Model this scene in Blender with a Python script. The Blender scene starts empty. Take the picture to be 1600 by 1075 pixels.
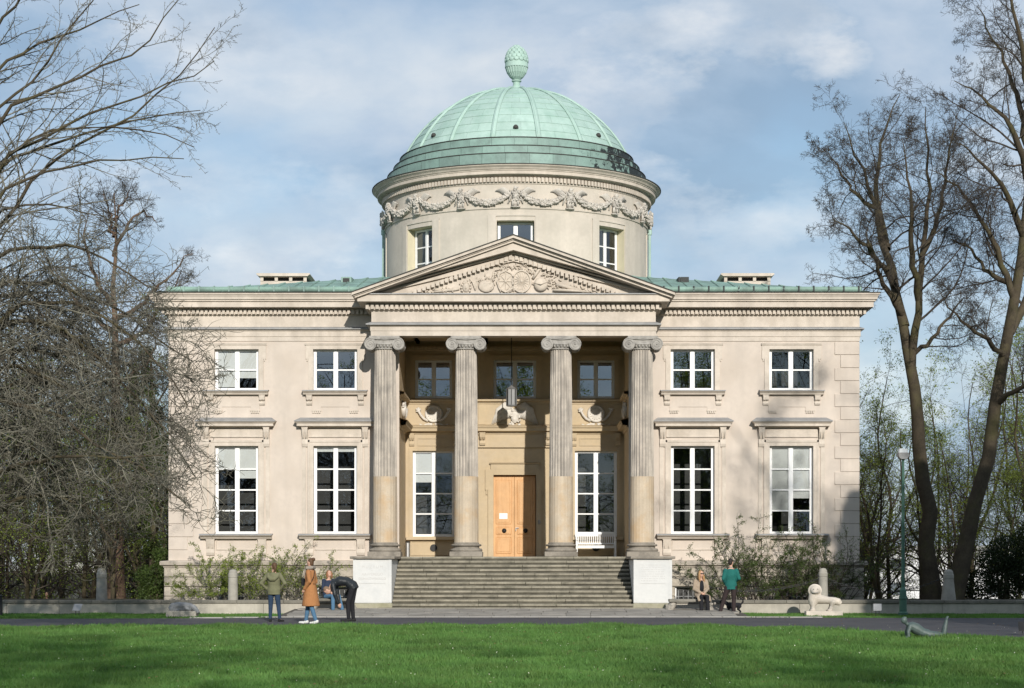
import bpy, bmesh, math, random
import numpy as np
from mathutils import Vector, Matrix

random.seed(7)
R = math.radians
scene = bpy.context.scene
COL = scene.collection

# ------------------------------------------------------------------ camera
F_PX, CX, HY, CAMX, CAMZ = 3030.0, 830.0, 885.0, 0.6, 1.55     # focal length in photo pixels, axis column, horizon row
cam_data = bpy.data.cameras.new('camera')
cam_data.sensor_fit = 'HORIZONTAL'
cam_data.sensor_width = 36.0
cam_data.lens = F_PX / 1600 * 36
cam_data.shift_x = (800 - CX) / 1600
cam_data.shift_y = (HY - 537.5) / 1600
cam_data.clip_end = 6000
cam = bpy.data.objects.new('camera', cam_data)
COL.objects.link(cam)
cam.location = (CAMX, 0, CAMZ)
cam.rotation_euler = (R(90), 0, 0)
scene.camera = cam

# ------------------------------------------------------------------ sun, sky, exposure
SUN_EL, SUN_AZ = R(20.0), R(11.0)            # behind the camera, a little to the right
to_sun = Vector((math.sin(SUN_AZ) * math.cos(SUN_EL), -math.cos(SUN_AZ) * math.cos(SUN_EL), math.sin(SUN_EL)))
sd = bpy.data.lights.new('sun', 'SUN')
sd.energy = 4.5
sd.angle = R(0.55)
sd.color = (1.0, 0.95, 0.87)
sun = bpy.data.objects.new('sun', sd)
COL.objects.link(sun)
sun.rotation_euler = to_sun.to_track_quat('Z', 'Y').to_euler()
sun.location = (20, -30, 60)

world = bpy.data.worlds.new('World')
scene.world = world
world.use_nodes = True
wt = world.node_tree
wt.nodes.clear()
def wn(t, **kw):
    n = wt.nodes.new(t)
    for k, v in kw.items():
        setattr(n, k, v)
    return n
w_out = wn('ShaderNodeOutputWorld')
w_sky = wn('ShaderNodeTexSky', sky_type='NISHITA', sun_disc=False)
w_sky.sun_elevation = SUN_EL
w_sky.sun_rotation = math.atan2(to_sun.x, to_sun.y)
w_sky.air_density = 1.0; w_sky.dust_density = 0.0; w_sky.ozone_density = 1.5
w_bg = wn('ShaderNodeBackground'); w_bg.inputs[1].default_value = 0.11
wt.links.new(w_sky.outputs[0], w_bg.inputs[0])
w_tc = wn('ShaderNodeTexCoord')
w_map = wn('ShaderNodeMapping'); w_map.inputs['Scale'].default_value = (1.0, 1.0, 2.0); w_map.inputs['Location'].default_value = (6.1, 3.7, 7.4)
wt.links.new(w_tc.outputs['Generated'], w_map.inputs[0])
def wnoise(scale, detail, rough, dist=0.0):
    n = wn('ShaderNodeTexNoise'); n.inputs['Scale'].default_value = scale; n.inputs['Detail'].default_value = detail
    n.inputs['Roughness'].default_value = rough; n.inputs['Distortion'].default_value = dist
    wt.links.new(w_map.outputs[0], n.inputs['Vector']); return n
def wramp(src, stops):
    r = wn('ShaderNodeValToRGB'); e = r.color_ramp.elements
    while len(e) < len(stops): e.new(0.5)
    for i, (p, c) in enumerate(stops):
        e[i].position = p; e[i].color = (*c, 1)
    wt.links.new(src, r.inputs[0]); return r
cov = wramp(wnoise(5.0, 7, 0.5, 0.1).outputs[0], [(0.30, (.15, .15, .15)), (0.43, (.72, .72, .72)), (0.55, (1, 1, 1))])
shade = wramp(wnoise(7.0, 9, 0.56, 0.15).outputs[0], [(0.34, (0.31, 0.43, 0.58)), (0.46, (0.42, 0.54, 0.69)), (0.54, (0.52, 0.62, 0.75)), (0.62, (0.62, 0.70, 0.79)), (0.72, (0.74, 0.79, 0.84))])
w_bc = wn('ShaderNodeBackground'); w_bc.inputs[1].default_value = 1.0
wt.links.new(shade.outputs[0], w_bc.inputs[0])
puff = wramp(wnoise(9.0, 10, 0.58, 0.0).outputs[0], [(0.50, (0, 0, 0)), (0.56, (.45, .45, .45)), (0.66, (.9, .9, .9))])
tone = wramp(wnoise(15.0, 8, 0.55, 0.0).outputs[0], [(0.38, (0.52, 0.60, 0.70)), (0.52, (0.72, 0.77, 0.83)), (0.66, (0.93, 0.93, 0.93))])
w_pm = wn('ShaderNodeMix', data_type='RGBA')
wt.links.new(puff.outputs[0], w_pm.inputs[0]); wt.links.new(shade.outputs[0], w_pm.inputs[6]); wt.links.new(tone.outputs[0], w_pm.inputs[7])
wt.links.new(w_pm.outputs[2], w_bc.inputs[0])
w_mix = wn('ShaderNodeMixShader')
w_cl = wn('ShaderNodeMath', operation='MULTIPLY'); w_cl.inputs[1].default_value = 0.93
wt.links.new(cov.outputs[0], w_cl.inputs[0])
wt.links.new(w_cl.outputs[0], w_mix.inputs[0])
wt.links.new(w_bg.outputs[0], w_mix.inputs[1]); wt.links.new(w_bc.outputs[0], w_mix.inputs[2])
wt.links.new(w_mix.outputs[0], w_out.inputs[0])

scene.view_settings.view_transform = 'Standard'
scene.view_settings.look = 'None'
scene.view_settings.gamma = 1.0
scene.view_settings.use_curve_mapping = False
scene.view_settings.exposure = 0.0
scene.cycles.max_bounces = 6
scene.cycles.transparent_max_bounces = 8
scene.cycles.caustics_reflective = False
scene.cycles.caustics_refractive = False

# ------------------------------------------------------------------ materials
def mat(name, base, rough=0.8, var=0.12, scale=1.5, stain=None, streak=None, bump=0.15, bscale=40, rnd=0.0, spec=0.3, metal=0.0, trans=None):
    """base colour with two octaves of position noise, optional stain=(colour, amount, scale), streak=(colour, amount, scale), per-object variation"""
    m = bpy.data.materials.new(name); m.use_nodes = True
    nt = m.node_tree; nt.nodes.clear(); L = nt.links.new
    def N(t, **kw):
        n = nt.nodes.new(t)
        for k, v in kw.items(): setattr(n, k, v)
        return n
    out = N('ShaderNodeOutputMaterial'); geo = N('ShaderNodeNewGeometry')
    def noise(sc, det=5, rgh=0.6, vec=None):
        n = N('ShaderNodeTexNoise'); n.inputs['Scale'].default_value = sc; n.inputs['Detail'].default_value = det; n.inputs['Roughness'].default_value = rgh
        L(vec if vec is not None else geo.outputs['Position'], n.inputs['Vector']); return n.outputs[0]
    def mapr(src, a, b, c, d):
        r = N('ShaderNodeMapRange'); r.inputs[1].default_value = a; r.inputs[2].default_value = b; r.inputs[3].default_value = c; r.inputs[4].default_value = d
        L(src, r.inputs[0]); return r.outputs[0]
    def mixc(fac, a, b, blend='MIX'):
        x = N('ShaderNodeMix', data_type='RGBA', blend_type=blend)
        if isinstance(fac, (int, float)): x.inputs[0].default_value = fac
        else: L(fac, x.inputs[0])
        for i, v in ((6, a), (7, b)):
            if isinstance(v, tuple): x.inputs[i].default_value = (*v, 1)
            else: L(v, x.inputs[i])
        return x.outputs[2]
    v1 = mapr(noise(scale), 0.3, 0.7, 1 - var, 1 + var)
    v2 = mapr(noise(scale * 9, 4), 0.3, 0.7, 1 - var * 0.6, 1 + var * 0.6)
    mul = N('ShaderNodeMath', operation='MULTIPLY'); L(v1, mul.inputs[0]); L(v2, mul.inputs[1]); val = mul.outputs[0]
    if rnd:
        oi = N('ShaderNodeObjectInfo'); rv = mapr(oi.outputs['Random'], 0, 1, 1 - rnd, 1 + rnd)
        mul2 = N('ShaderNodeMath', operation='MULTIPLY'); L(val, mul2.inputs[0]); L(rv, mul2.inputs[1]); val = mul2.outputs[0]
    comb = N('ShaderNodeCombineColor')
    for i in range(3): L(val, comb.inputs[i])
    col = mixc(1.0, comb.outputs[0], tuple(base), 'MULTIPLY')
    if stain:
        sc, am, ss = stain
        col = mixc(mapr(noise(ss, 7, 0.65), 0.46, 0.66, 0, am), col, tuple(sc))
    if streak:
        sc, am, ss = streak
        mp = N('ShaderNodeMapping'); mp.inputs['Scale'].default_value = (1, 1, 0.09); L(geo.outputs['Position'], mp.inputs[0])
        col = mixc(mapr(noise(ss, 5, 0.6, mp.outputs[0]), 0.45, 0.7, 0, am), col, tuple(sc))
    b = N('ShaderNodeBsdfPrincipled'); L(col, b.inputs['Base Color'])
    b.inputs['Roughness'].default_value = rough; b.inputs['Specular IOR Level'].default_value = spec; b.inputs['Metallic'].default_value = metal
    if bump:
        bp = N('ShaderNodeBump'); bp.inputs['Strength'].default_value = bump; bp.inputs['Distance'].default_value = 0.02
        L(noise(bscale, 6), bp.inputs['Height']); L(bp.outputs[0], b.inputs['Normal'])
    sh = b.outputs[0]
    if trans:
        tr = N('ShaderNodeBsdfTranslucent'); L(mixc(1.0, col, tuple(trans), 'MULTIPLY'), tr.inputs[0])
        ms = N('ShaderNodeMixShader'); ms.inputs[0].default_value = 0.4; L(sh, ms.inputs[1]); L(tr.outputs[0], ms.inputs[2]); sh = ms.outputs[0]
    L(sh, out.inputs[0])
    return m

def glass_mat(name, tint, ior, rough=0.0):
    m = bpy.data.materials.new(name); m.use_nodes = True
    nt = m.node_tree; nt.nodes.clear(); L = nt.links.new
    out = nt.nodes.new('ShaderNodeOutputMaterial')
    t = nt.nodes.new('ShaderNodeBsdfTransparent'); t.inputs[0].default_value = (*tint, 1)
    g = nt.nodes.new('ShaderNodeBsdfGlossy'); g.inputs['Roughness'].default_value = rough; g.inputs[0].default_value = (0.93, 0.97, 1, 1)
    f = nt.nodes.new('ShaderNodeFresnel'); f.inputs[0].default_value = ior
    x = nt.nodes.new('ShaderNodeMixShader')
    L(f.outputs[0], x.inputs[0]); L(t.outputs[0], x.inputs[1]); L(g.outputs[0], x.inputs[2]); L(x.outputs[0], out.inputs[0])
    return m

MT = {}
MT['wall'] = mat('beige_render', (0.575, 0.50, 0.43), 0.9, 0.07, 0.8, stain=((0.44, 0.37, 0.30), 0.35, 0.9), streak=((0.43, 0.38, 0.33), 0.35, 2.2), bump=0.25, bscale=70)
MT['trim'] = mat('beige_stone_trim', (0.58, 0.51, 0.435), 0.85, 0.08, 1.2, stain=((0.40, 0.345, 0.28), 0.5, 1.6), streak=((0.36, 0.32, 0.27), 0.45, 2.6), bump=0.2, bscale=60)
MT['drum'] = mat('grey_beige_drum_render', (0.57, 0.51, 0.435), 0.9, 0.07, 0.9, stain=((0.42, 0.38, 0.32), 0.5, 0.8), streak=((0.42, 0.39, 0.33), 0.5, 1.8), bump=0.25, bscale=60)
MT['ochre'] = mat('ochre_loggia_render', (0.50, 0.40, 0.265), 0.9, 0.08, 0.9, stain=((0.50, 0.42, 0.32), 0.5, 0.8), bump=0.2, bscale=60)
MT['relief'] = mat('white_stucco_relief', (0.66, 0.62, 0.56), 0.85, 0.08, 3, stain=((0.40, 0.36, 0.31), 0.4, 5), bump=0.3, bscale=50)
MT['carving'] = mat('beige_stone_carving', (0.56, 0.49, 0.41), 0.9, 0.10, 3, stain=((0.34, 0.30, 0.25), 0.4, 5), bump=0.3, bscale=40)
MT['garland'] = mat('grey_stone_relief', (0.55, 0.51, 0.455), 0.9, 0.10, 3, stain=((0.24, 0.22, 0.20), 0.5, 4), bump=0.4, bscale=40)
MT['shaft'] = mat('weathered_grey_sandstone', (0.47, 0.42, 0.36), 0.9, 0.12, 2.0, stain=((0.27, 0.245, 0.22), 0.55, 1.7), streak=((0.16, 0.145, 0.13), 0.75, 7), bump=0.35, bscale=40)
MT['shaft_low'] = mat('patched_ochre_sandstone', (0.50, 0.42, 0.32), 0.9, 0.10, 2.0, stain=((0.50, 0.33, 0.17), 0.6, 1.6), streak=((0.34, 0.28, 0.21), 0.45, 4), bump=0.3, bscale=40)
MT['capital'] = mat('grey_carved_stone', (0.36, 0.34, 0.31), 0.9, 0.12, 4, stain=((0.14, 0.13, 0.12), 0.6, 5), bump=0.4, bscale=50)
MT['base'] = mat('dark_weathered_stone', (0.27, 0.24, 0.20), 0.9, 0.15, 3, stain=((0.11, 0.10, 0.085), 0.6, 2.5), bump=0.4, bscale=40)
MT['lead'] = mat('grey_lead_sheet', (0.27, 0.27, 0.27), 0.6, 0.15, 3, stain=((0.42, 0.41, 0.38), 0.4, 2.5), bump=0.1, bscale=30, spec=0.4)
MT['gap'] = mat('dark_metal_edge', (0.05, 0.05, 0.045), 0.7, 0.1, 3, bump=0)
MT['copper'] = mat('pale_green_copper', (0.375, 0.505, 0.45), 0.65, 0.07, 1.5, stain=((0.26, 0.41, 0.34), 0.5, 1.2), streak=((0.24, 0.37, 0.31), 0.35, 3), bump=0.08, bscale=20, rnd=0.05, spec=0.35)
MT['copper_roof'] = mat('dull_green_copper_roof', (0.21, 0.33, 0.275), 0.6, 0.14, 2, stain=((0.10, 0.14, 0.12), 0.7, 1.5), bump=0.1, bscale=20, rnd=0.06, spec=0.35)
def copper_dark():
    m = mat('blotched_green_copper', (0.215, 0.315, 0.28), 0.6, 0.12, 2, stain=((0.13, 0.185, 0.165), 0.7, 1.6), streak=((0.25, 0.40, 0.34), 0.4, 3), bump=0.1, bscale=20, rnd=0.14, spec=0.35)
    nt = m.node_tree; L = nt.links.new
    b = [n for n in nt.nodes if n.type == 'BSDF_PRINCIPLED'][0]
    old = b.inputs['Base Color'].links[0].from_socket
    geo = [n for n in nt.nodes if n.type == 'NEW_GEOMETRY'][0]
    sx = nt.nodes.new('ShaderNodeSeparateXYZ'); L(geo.outputs['Position'], sx.inputs[0])
    mr = nt.nodes.new('ShaderNodeMapRange'); mr.inputs[1].default_value = 0.5; mr.inputs[2].default_value = 4.6; mr.inputs[3].default_value = -0.22; mr.inputs[4].default_value = 0.20
    L(sx.outputs[0], mr.inputs[0])
    nz = nt.nodes.new('ShaderNodeTexNoise'); nz.inputs['Scale'].default_value = 2.2; nz.inputs['Detail'].default_value = 8; nz.inputs['Roughness'].default_value = 0.7
    L(geo.outputs['Position'], nz.inputs['Vector'])
    ad = nt.nodes.new('ShaderNodeMath'); ad.operation = 'ADD'; L(nz.outputs[0], ad.inputs[0]); L(mr.outputs[0], ad.inputs[1])
    m2 = nt.nodes.new('ShaderNodeMapRange'); m2.inputs[1].default_value = 0.605; m2.inputs[2].default_value = 0.65; L(ad.outputs[0], m2.inputs[0])
    mx = nt.nodes.new('ShaderNodeMix'); mx.data_type = 'RGBA'; L(m2.outputs[0], mx.inputs[0]); L(old, mx.inputs[6]); mx.inputs[7].default_value = (0.022, 0.028, 0.028, 1)
    L(mx.outputs[2], b.inputs['Base Color'])
    return m
MT['copper_dark'] = copper_dark()
MT['white'] = mat('white_paint', (0.78, 0.78, 0.77), 0.45, 0.03, 2, bump=0.03, spec=0.45)
MT['cream'] = mat('cream_reveal', (0.62, 0.56, 0.40), 0.85, 0.05, 2, bump=0.1)
MT['wood'] = mat('honey_oak_door', (0.60, 0.35, 0.16), 0.5, 0.08, 3, streak=((0.48, 0.24, 0.085), 0.6, 14), bump=0.06, bscale=60, spec=0.4)
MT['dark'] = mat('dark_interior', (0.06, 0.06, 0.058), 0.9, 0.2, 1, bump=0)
MT['black'] = mat('black_metal', (0.025, 0.025, 0.025), 0.5, 0.1, 5, bump=0.05)
MT['steel'] = mat('brushed_steel', (0.45, 0.45, 0.45), 0.35, 0.1, 5, bump=0.03, metal=0.8)
MT['zinc'] = mat('grey_zinc_lantern', (0.22, 0.22, 0.22), 0.5, 0.15, 6, bump=0.05, metal=0.3)
MT['blind'] = mat('white_roller_blind', (0.78, 0.79, 0.77), 0.9, 0.03, 2, bump=0.02)
MT['glass'] = glass_mat('window_glass', (0.86, 0.88, 0.88), 1.95)
MT['glass_up'] = glass_mat('sky_mirroring_glass', (0.60, 0.68, 0.68), 2.9)
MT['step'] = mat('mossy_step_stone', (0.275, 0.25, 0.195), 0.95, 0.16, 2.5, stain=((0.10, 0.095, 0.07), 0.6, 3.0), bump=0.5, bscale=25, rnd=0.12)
MT['riser'] = mat('dirty_shaded_step_riser', (0.12, 0.11, 0.085), 0.95, 0.2, 2.5, stain=((0.05, 0.048, 0.04), 0.6, 3.0), bump=0.5, bscale=25, rnd=0.12)  # dirt plus the nosing's cast shade, both put into the riser colour
MT['pedestal'] = mat('whitewashed_pedestal', (0.60, 0.60, 0.585), 0.9, 0.05, 1.5, stain=((0.46, 0.47, 0.47), 0.6, 1.5), bump=0.2, bscale=40)
MT['engrave'] = mat('engraved_grey_lettering', (0.50, 0.49, 0.475), 0.9, 0.05, 3, bump=0)
MT['ped_foot'] = mat('mossy_pedestal_foot', (0.33, 0.31, 0.23), 0.95, 0.12, 2, stain=((0.20, 0.19, 0.10), 0.6, 2.5), bump=0.3, bscale=30)
MT['plinth'] = mat('rough_plinth_stone', (0.44, 0.39, 0.32), 0.95, 0.12, 2.5, stain=((0.17, 0.155, 0.13), 0.6, 4.5), bump=0.7, bscale=22, rnd=0.12)
MT['plinth_cap'] = mat('plinth_capping_stone', (0.42, 0.37, 0.31), 0.9, 0.12, 2, stain=((0.18, 0.165, 0.14), 0.6, 3), bump=0.3, bscale=30)
MT['joint'] = mat('dark_mortar_joint', (0.10, 0.09, 0.075), 0.95, 0.2, 4, bump=0.2)
MT['asphalt'] = mat('asphalt', (0.068, 0.066, 0.072), 0.9, 0.14, 0.7, stain=((0.11, 0.105, 0.105), 0.5, 0.5), bump=0.3, bscale=90)
MT['paving'] = mat('grey_paving_slab', (0.31, 0.285, 0.25), 0.9, 0.12, 1.5, stain=((0.15, 0.14, 0.125), 0.5, 2), bump=0.25, bscale=50, rnd=0.12)
MT['kerb'] = mat('pale_kerb_stone', (0.34, 0.325, 0.30), 0.9, 0.1, 2, bump=0.2, bscale=50, rnd=0.1)
MT['concrete'] = mat('pale_wall_render', (0.44, 0.405, 0.345), 0.92, 0.08, 1.0, stain=((0.28, 0.26, 0.22), 0.6, 1.4), streak=((0.24, 0.22, 0.19), 0.4, 3), bump=0.25, bscale=40, rnd=0.06)
MT['coping'] = mat('weathered_coping_stone', (0.20, 0.185, 0.155), 0.95, 0.12, 2, stain=((0.10, 0.095, 0.08), 0.6, 3), bump=0.4, bscale=30, rnd=0.1)
MT['bollard'] = mat('grey_granite', (0.33, 0.31, 0.27), 0.85, 0.1, 4, stain=((0.20, 0.19, 0.16), 0.5, 3), bump=0.2, bscale=60)
MT['bark'] = mat('grey_brown_bark', (0.068, 0.054, 0.036), 0.95, 0.3, 2.5, stain=((0.085, 0.08, 0.03), 0.6, 1.2), bump=0.6, bscale=18)
MT['bark_lichen'] = mat('lichened_twig_bark', (0.175, 0.165, 0.13), 0.95, 0.4, 3.0, stain=((0.045, 0.038, 0.03), 0.9, 2.2), bump=0.4, bscale=30)
MT['bark_dark'] = mat('dark_twig_bark', (0.058, 0.048, 0.038), 0.95, 0.25, 2.5, bump=0.3, bscale=30)
MT['bark_red'] = mat('red_brown_pine_bark', (0.15, 0.10, 0.07), 0.95, 0.25, 3, stain=((0.10, 0.07, 0.05), 0.6, 3), bump=0.7, bscale=16)
MT['leaf'] = mat('fresh_spring_leaf', (0.20, 0.25, 0.045), 0.6, 0.35, 2.0, bump=0, trans=(1.2, 1.3, 0.7))
MT['leaf_dark'] = mat('dark_evergreen_leaf', (0.028, 0.042, 0.016), 0.55, 0.35, 2.0, bump=0, trans=(1, 1.2, 0.6))
MT['leaf_ivy'] = mat('ivy_leaf', (0.075, 0.11, 0.028), 0.5, 0.35, 2.0, bump=0, trans=(1, 1.2, 0.6))
MT['grass'] = mat('lawn_grass_blade', (0.112, 0.225, 0.058), 0.65, 0.34, 0.5, stain=((0.165, 0.245, 0.07), 0.6, 1.2), bump=0, trans=(1.1, 1.25, 0.6))
MT['soil'] = mat('lawn_ground', (0.06, 0.11, 0.03), 0.95, 0.25, 0.8, stain=((0.07, 0.06, 0.03), 0.5, 1.5), bump=0.4, bscale=20)
MT['litter'] = mat('leaf_litter', (0.05, 0.04, 0.024), 0.95, 0.25, 0.6, stain=((0.05, 0.07, 0.02), 0.6, 0.4), bump=0.5, bscale=10)
MT['flower'] = mat('daisy_petal', (0.75, 0.74, 0.60), 0.8, 0.1, 5, bump=0)
MT['lion'] = mat('cream_limestone', (0.60, 0.535, 0.46), 0.85, 0.06, 3, stain=((0.46, 0.40, 0.33), 0.4, 4), bump=0.2, bscale=60)
MT['hippo'] = mat('grey_sculpture_stone', (0.24, 0.245, 0.25), 0.85, 0.1, 3, stain=((0.14, 0.14, 0.14), 0.5, 5), bump=0.3, bscale=50)
MT['bronze'] = mat('blue_green_bronze', (0.075, 0.108, 0.10), 0.5, 0.2, 6, stain=((0.09, 0.11, 0.105), 0.6, 7), bump=0.4, bscale=40, spec=0.5)
MT['lamp_green'] = mat('green_lamp_paint', (0.07, 0.15, 0.11), 0.5, 0.1, 3, bump=0.05)
MT['lamp_white'] = mat('white_lamp_cover', (0.75, 0.77, 0.78), 0.4, 0.03, 3, bump=0)
MT['sign'] = mat('pale_sign_plate', (0.30, 0.30, 0.30), 0.5, 0.05, 3, bump=0)
MT['rock'] = mat('rough_pale_rock', (0.36, 0.33, 0.285), 0.95, 0.18, 5, stain=((0.15, 0.14, 0.12), 0.6, 8), bump=0.8, bscale=15)
MT['far_wall'] = mat('white_far_facade', (0.66, 0.66, 0.66), 0.9, 0.05, 0.1, bump=0)
MT['far_glass'] = mat('far_window_glass', (0.10, 0.12, 0.14), 0.3, 0.1, 0.3, bump=0)

# ------------------------------------------------------------------ mesh helpers
class MB:
    def __init__(s): s.v = []; s.f = []
    def add(s, vs, fs):
        o = len(s.v); s.v += [tuple(p) for p in vs]; s.f += [tuple(i + o for i in f) for f in fs]; return s
    def box(s, x0, x1, y0, y1, z0, z1):
        return s.add([(x0, y0, z0), (x1, y0, z0), (x1, y1, z0), (x0, y1, z0), (x0, y0, z1), (x1, y0, z1), (x1, y1, z1), (x0, y1, z1)],
                     [(0, 3, 2, 1), (4, 5, 6, 7), (0, 1, 5, 4), (1, 2, 6, 5), (2, 3, 7, 6), (3, 0, 4, 7)])
    def cbox(s, x0, x1, y0, y1, z0, z1, c=0.012, jit=0.0):
        """chamfered box"""
        vs = {}; pts = []
        X, Y, Z = (x0, x1), (y0, y1), (z0, z1); sg = (1, -1)
        for i in range(2):
            for j in range(2):
                for k in range(2):
                    p = (X[i], Y[j], Z[k]); d = (sg[i] * c, sg[j] * c, sg[k] * c)
                    jt = (random.uniform(-jit, jit), random.uniform(-jit, jit), random.uniform(-jit, jit))
                    for a in range(3):
                        q = tuple(p[b] + (0 if b == a else d[b]) + jt[b] for b in range(3))
                        vs[(i, j, k, a)] = len(pts); pts.append(q)
        fs = []
        for a in range(3):
            b, c2 = (a + 1) % 3, (a + 2) % 3
            for s_ in range(2):
                q = []
                for (u, v) in ((0, 0), (1, 0), (1, 1), (0, 1)):
                    idx = [0, 0, 0]; idx[a] = s_; idx[b] = u; idx[c2] = v
                    q.append(vs[(*idx, a)])
                fs.append(tuple(q if s_ else q[::-1]))
            for u in range(2):
                for v in range(2):       # edges along axis a
                    i0 = [0, 0, 0]; i1 = [0, 0, 0]
                    i0[a] = 0; i1[a] = 1; i0[b] = i1[b] = u; i0[c2] = i1[c2] = v
                    q = (vs[(*i0, b)], vs[(*i1, b)], vs[(*i1, c2)], vs[(*i0, c2)])
                    fs.append(q if (u == v) else q[::-1])
        for i in range(2):
            for j in range(2):
                for k in range(2):
                    t = (vs[(i, j, k, 0)], vs[(i, j, k, 1)], vs[(i, j, k, 2)])
                    fs.append(t if (i + j + k) % 2 == 1 else t[::-1])
        return s.add(pts, fs)
    def prism(s, poly, y0, y1):
        """polygon in x,z extruded along y"""
        n = len(poly)
        vs = [(x, y0, z) for x, z in poly] + [(x, y1, z) for x, z in poly]
        fs = [tuple(range(n)), tuple(range(2 * n - 1, n - 1, -1))] + [(i, i + n, (i + 1) % n + n, (i + 1) % n) for i in range(n)]
        return s.add(vs, fs)
    def prism_x(s, poly, x0, x1):
        """polygon in y,z extruded along x"""
        n = len(poly)
        vs = [(x0, y, z) for y, z in poly] + [(x1, y, z) for y, z in poly]
        fs = [tuple(range(n - 1, -1, -1)), tuple(range(n, 2 * n))] + [(i, (i + 1) % n, (i + 1) % n + n, i + n) for i in range(n)]
        return s.add(vs, fs)
    def lathe(s, prof, n=32, c=(0, 0, 0), caps=True, a0=0.0, a1=2 * math.pi, mod=None):
        full = abs(a1 - a0 - 2 * math.pi) < 1e-6
        m = n if full else n + 1; vs = []
        for (r, z) in prof:
            for i in range(m):
                a = a0 + (a1 - a0) * i / n
                rr = r * (mod(i, z) if mod else 1.0)
                vs.append((c[0] + rr * math.sin(a), c[1] - rr * math.cos(a), c[2] + z))
        fs = []
        for j in range(len(prof) - 1):
            for i in range(n):
                i2 = (i + 1) % m
                fs.append((j * m + i, j * m + i2, (j + 1) * m + i2, (j + 1) * m + i))
        if caps and full:
            fs.append(tuple(range(m - 1, -1, -1))); fs.append(tuple(range((len(prof) - 1) * m, len(prof) * m)))
        return s.add(vs, fs)
    def ell(s, c, r, seg=10, rings=6, rot=None):
        vs = [(0, 0, -1)]; fs = []
        for j in range(1, rings):
            t = math.pi * j / rings
            for i in range(seg):
                a = 2 * math.pi * i / seg
                vs.append((math.sin(t) * math.cos(a), math.sin(t) * math.sin(a), -math.cos(t)))
        vs.append((0, 0, 1)); top = len(vs) - 1
        for i in range(seg):
            fs.append((0, 1 + (i + 1) % seg, 1 + i))
            fs.append((top, top - seg + i, top - seg + (i + 1) % seg))
            for j in range(rings - 2):
                a = 1 + j * seg
                fs.append((a + i, a + (i + 1) % seg, a + seg + (i + 1) % seg, a + seg + i))
        M = rot if rot is not None else Matrix.Identity(3)
        return s.add([Vector(c) + M @ Vector((v[0] * r[0], v[1] * r[1], v[2] * r[2])) for v in vs], fs)
    def loft(s, pts, a, b, side=(1, 0, 0), seg=10):
        """closed tube with elliptical sections: a along `side`, b across"""
        pts = [Vector(p) for p in pts]; n = len(pts); vs = []; fs = []
        for i, p in enumerate(pts):
            t = (pts[min(i + 1, n - 1)] - pts[max(i - 1, 0)]).normalized()
            sd_ = Vector(side) - t * t.dot(Vector(side))
            if sd_.length < 1e-3: sd_ = Vector((0, 1, 0)) - t * t.y
            sd_.normalize(); up = t.cross(sd_)
            for k in range(seg):
                an = 2 * math.pi * k / seg
                vs.append(p + sd_ * (a[i] * math.cos(an)) + up * (b[i] * math.sin(an)))
        for i in range(n - 1):
            for k in range(seg):
                k2 = (k + 1) % seg
                fs.append((i * seg + k, i * seg + k2, (i + 1) * seg + k2, (i + 1) * seg + k))
        fs.append(tuple(range(seg - 1, -1, -1))); fs.append(tuple(range((n - 1) * seg, n * seg)))
        return s.add(vs, fs)
    def limb(s, pts, r, seg=9):
        s.loft(pts, r, r, (1, 0.13, 0.07), seg)
        for p, q in zip(pts, r): s.ell(p, (q, q, q), 8, 6)
        return s
    def sweep(s, prof, path, closed_prof=False):
        """profile (out, z) carried along an xy path; out points to the right of the travel direction"""
        P = [Vector((p[0], p[1])) for p in path]; n = len(P); nr = []
        for i in range(n):
            ds = []
            if i > 0: ds.append((P[i] - P[i - 1]).normalized())
            if i < n - 1: ds.append((P[i + 1] - P[i]).normalized())
            ns = [Vector((d.y, -d.x)) for d in ds]
            if len(ns) == 1: nr.append(ns[0])
            else:
                q = ns[0] + ns[1]; nr.append(q / (q.length_squared / 2))
        m = len(prof); vs = []; fs = []
        for i in range(n):
            for (o, z) in prof: vs.append((P[i].x + nr[i].x * o, P[i].y + nr[i].y * o, z))
        mm = m if closed_prof else m - 1
        for i in range(n - 1):
            for j in range(mm):
                j2 = (j + 1) % m
                fs.append((i * m + j, (i + 1) * m + j, (i + 1) * m + j2, i * m + j2))
        if closed_prof:
            fs.append(tuple(range(m))); fs.append(tuple(range(n * m - 1, (n - 1) * m - 1, -1)))
        return s.add(vs, fs)
    def mesh(s, name, m, smooth=False):
        me = bpy.data.meshes.new(name); me.from_pydata(s.v, [], s.f)
        me.materials.append(m)
        bm = bmesh.new(); bm.from_mesh(me); bmesh.ops.recalc_face_normals(bm, faces=bm.faces); bm.to_mesh(me); bm.free()
        if smooth:
            for p in me.polygons: p.use_smooth = True
        return me
    def build(s, name, m, parent=None, loc=(0, 0, 0), rotz=0.0, smooth=False):
        return link(name, s.mesh(name, m, smooth), parent, loc, rotz)

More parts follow.
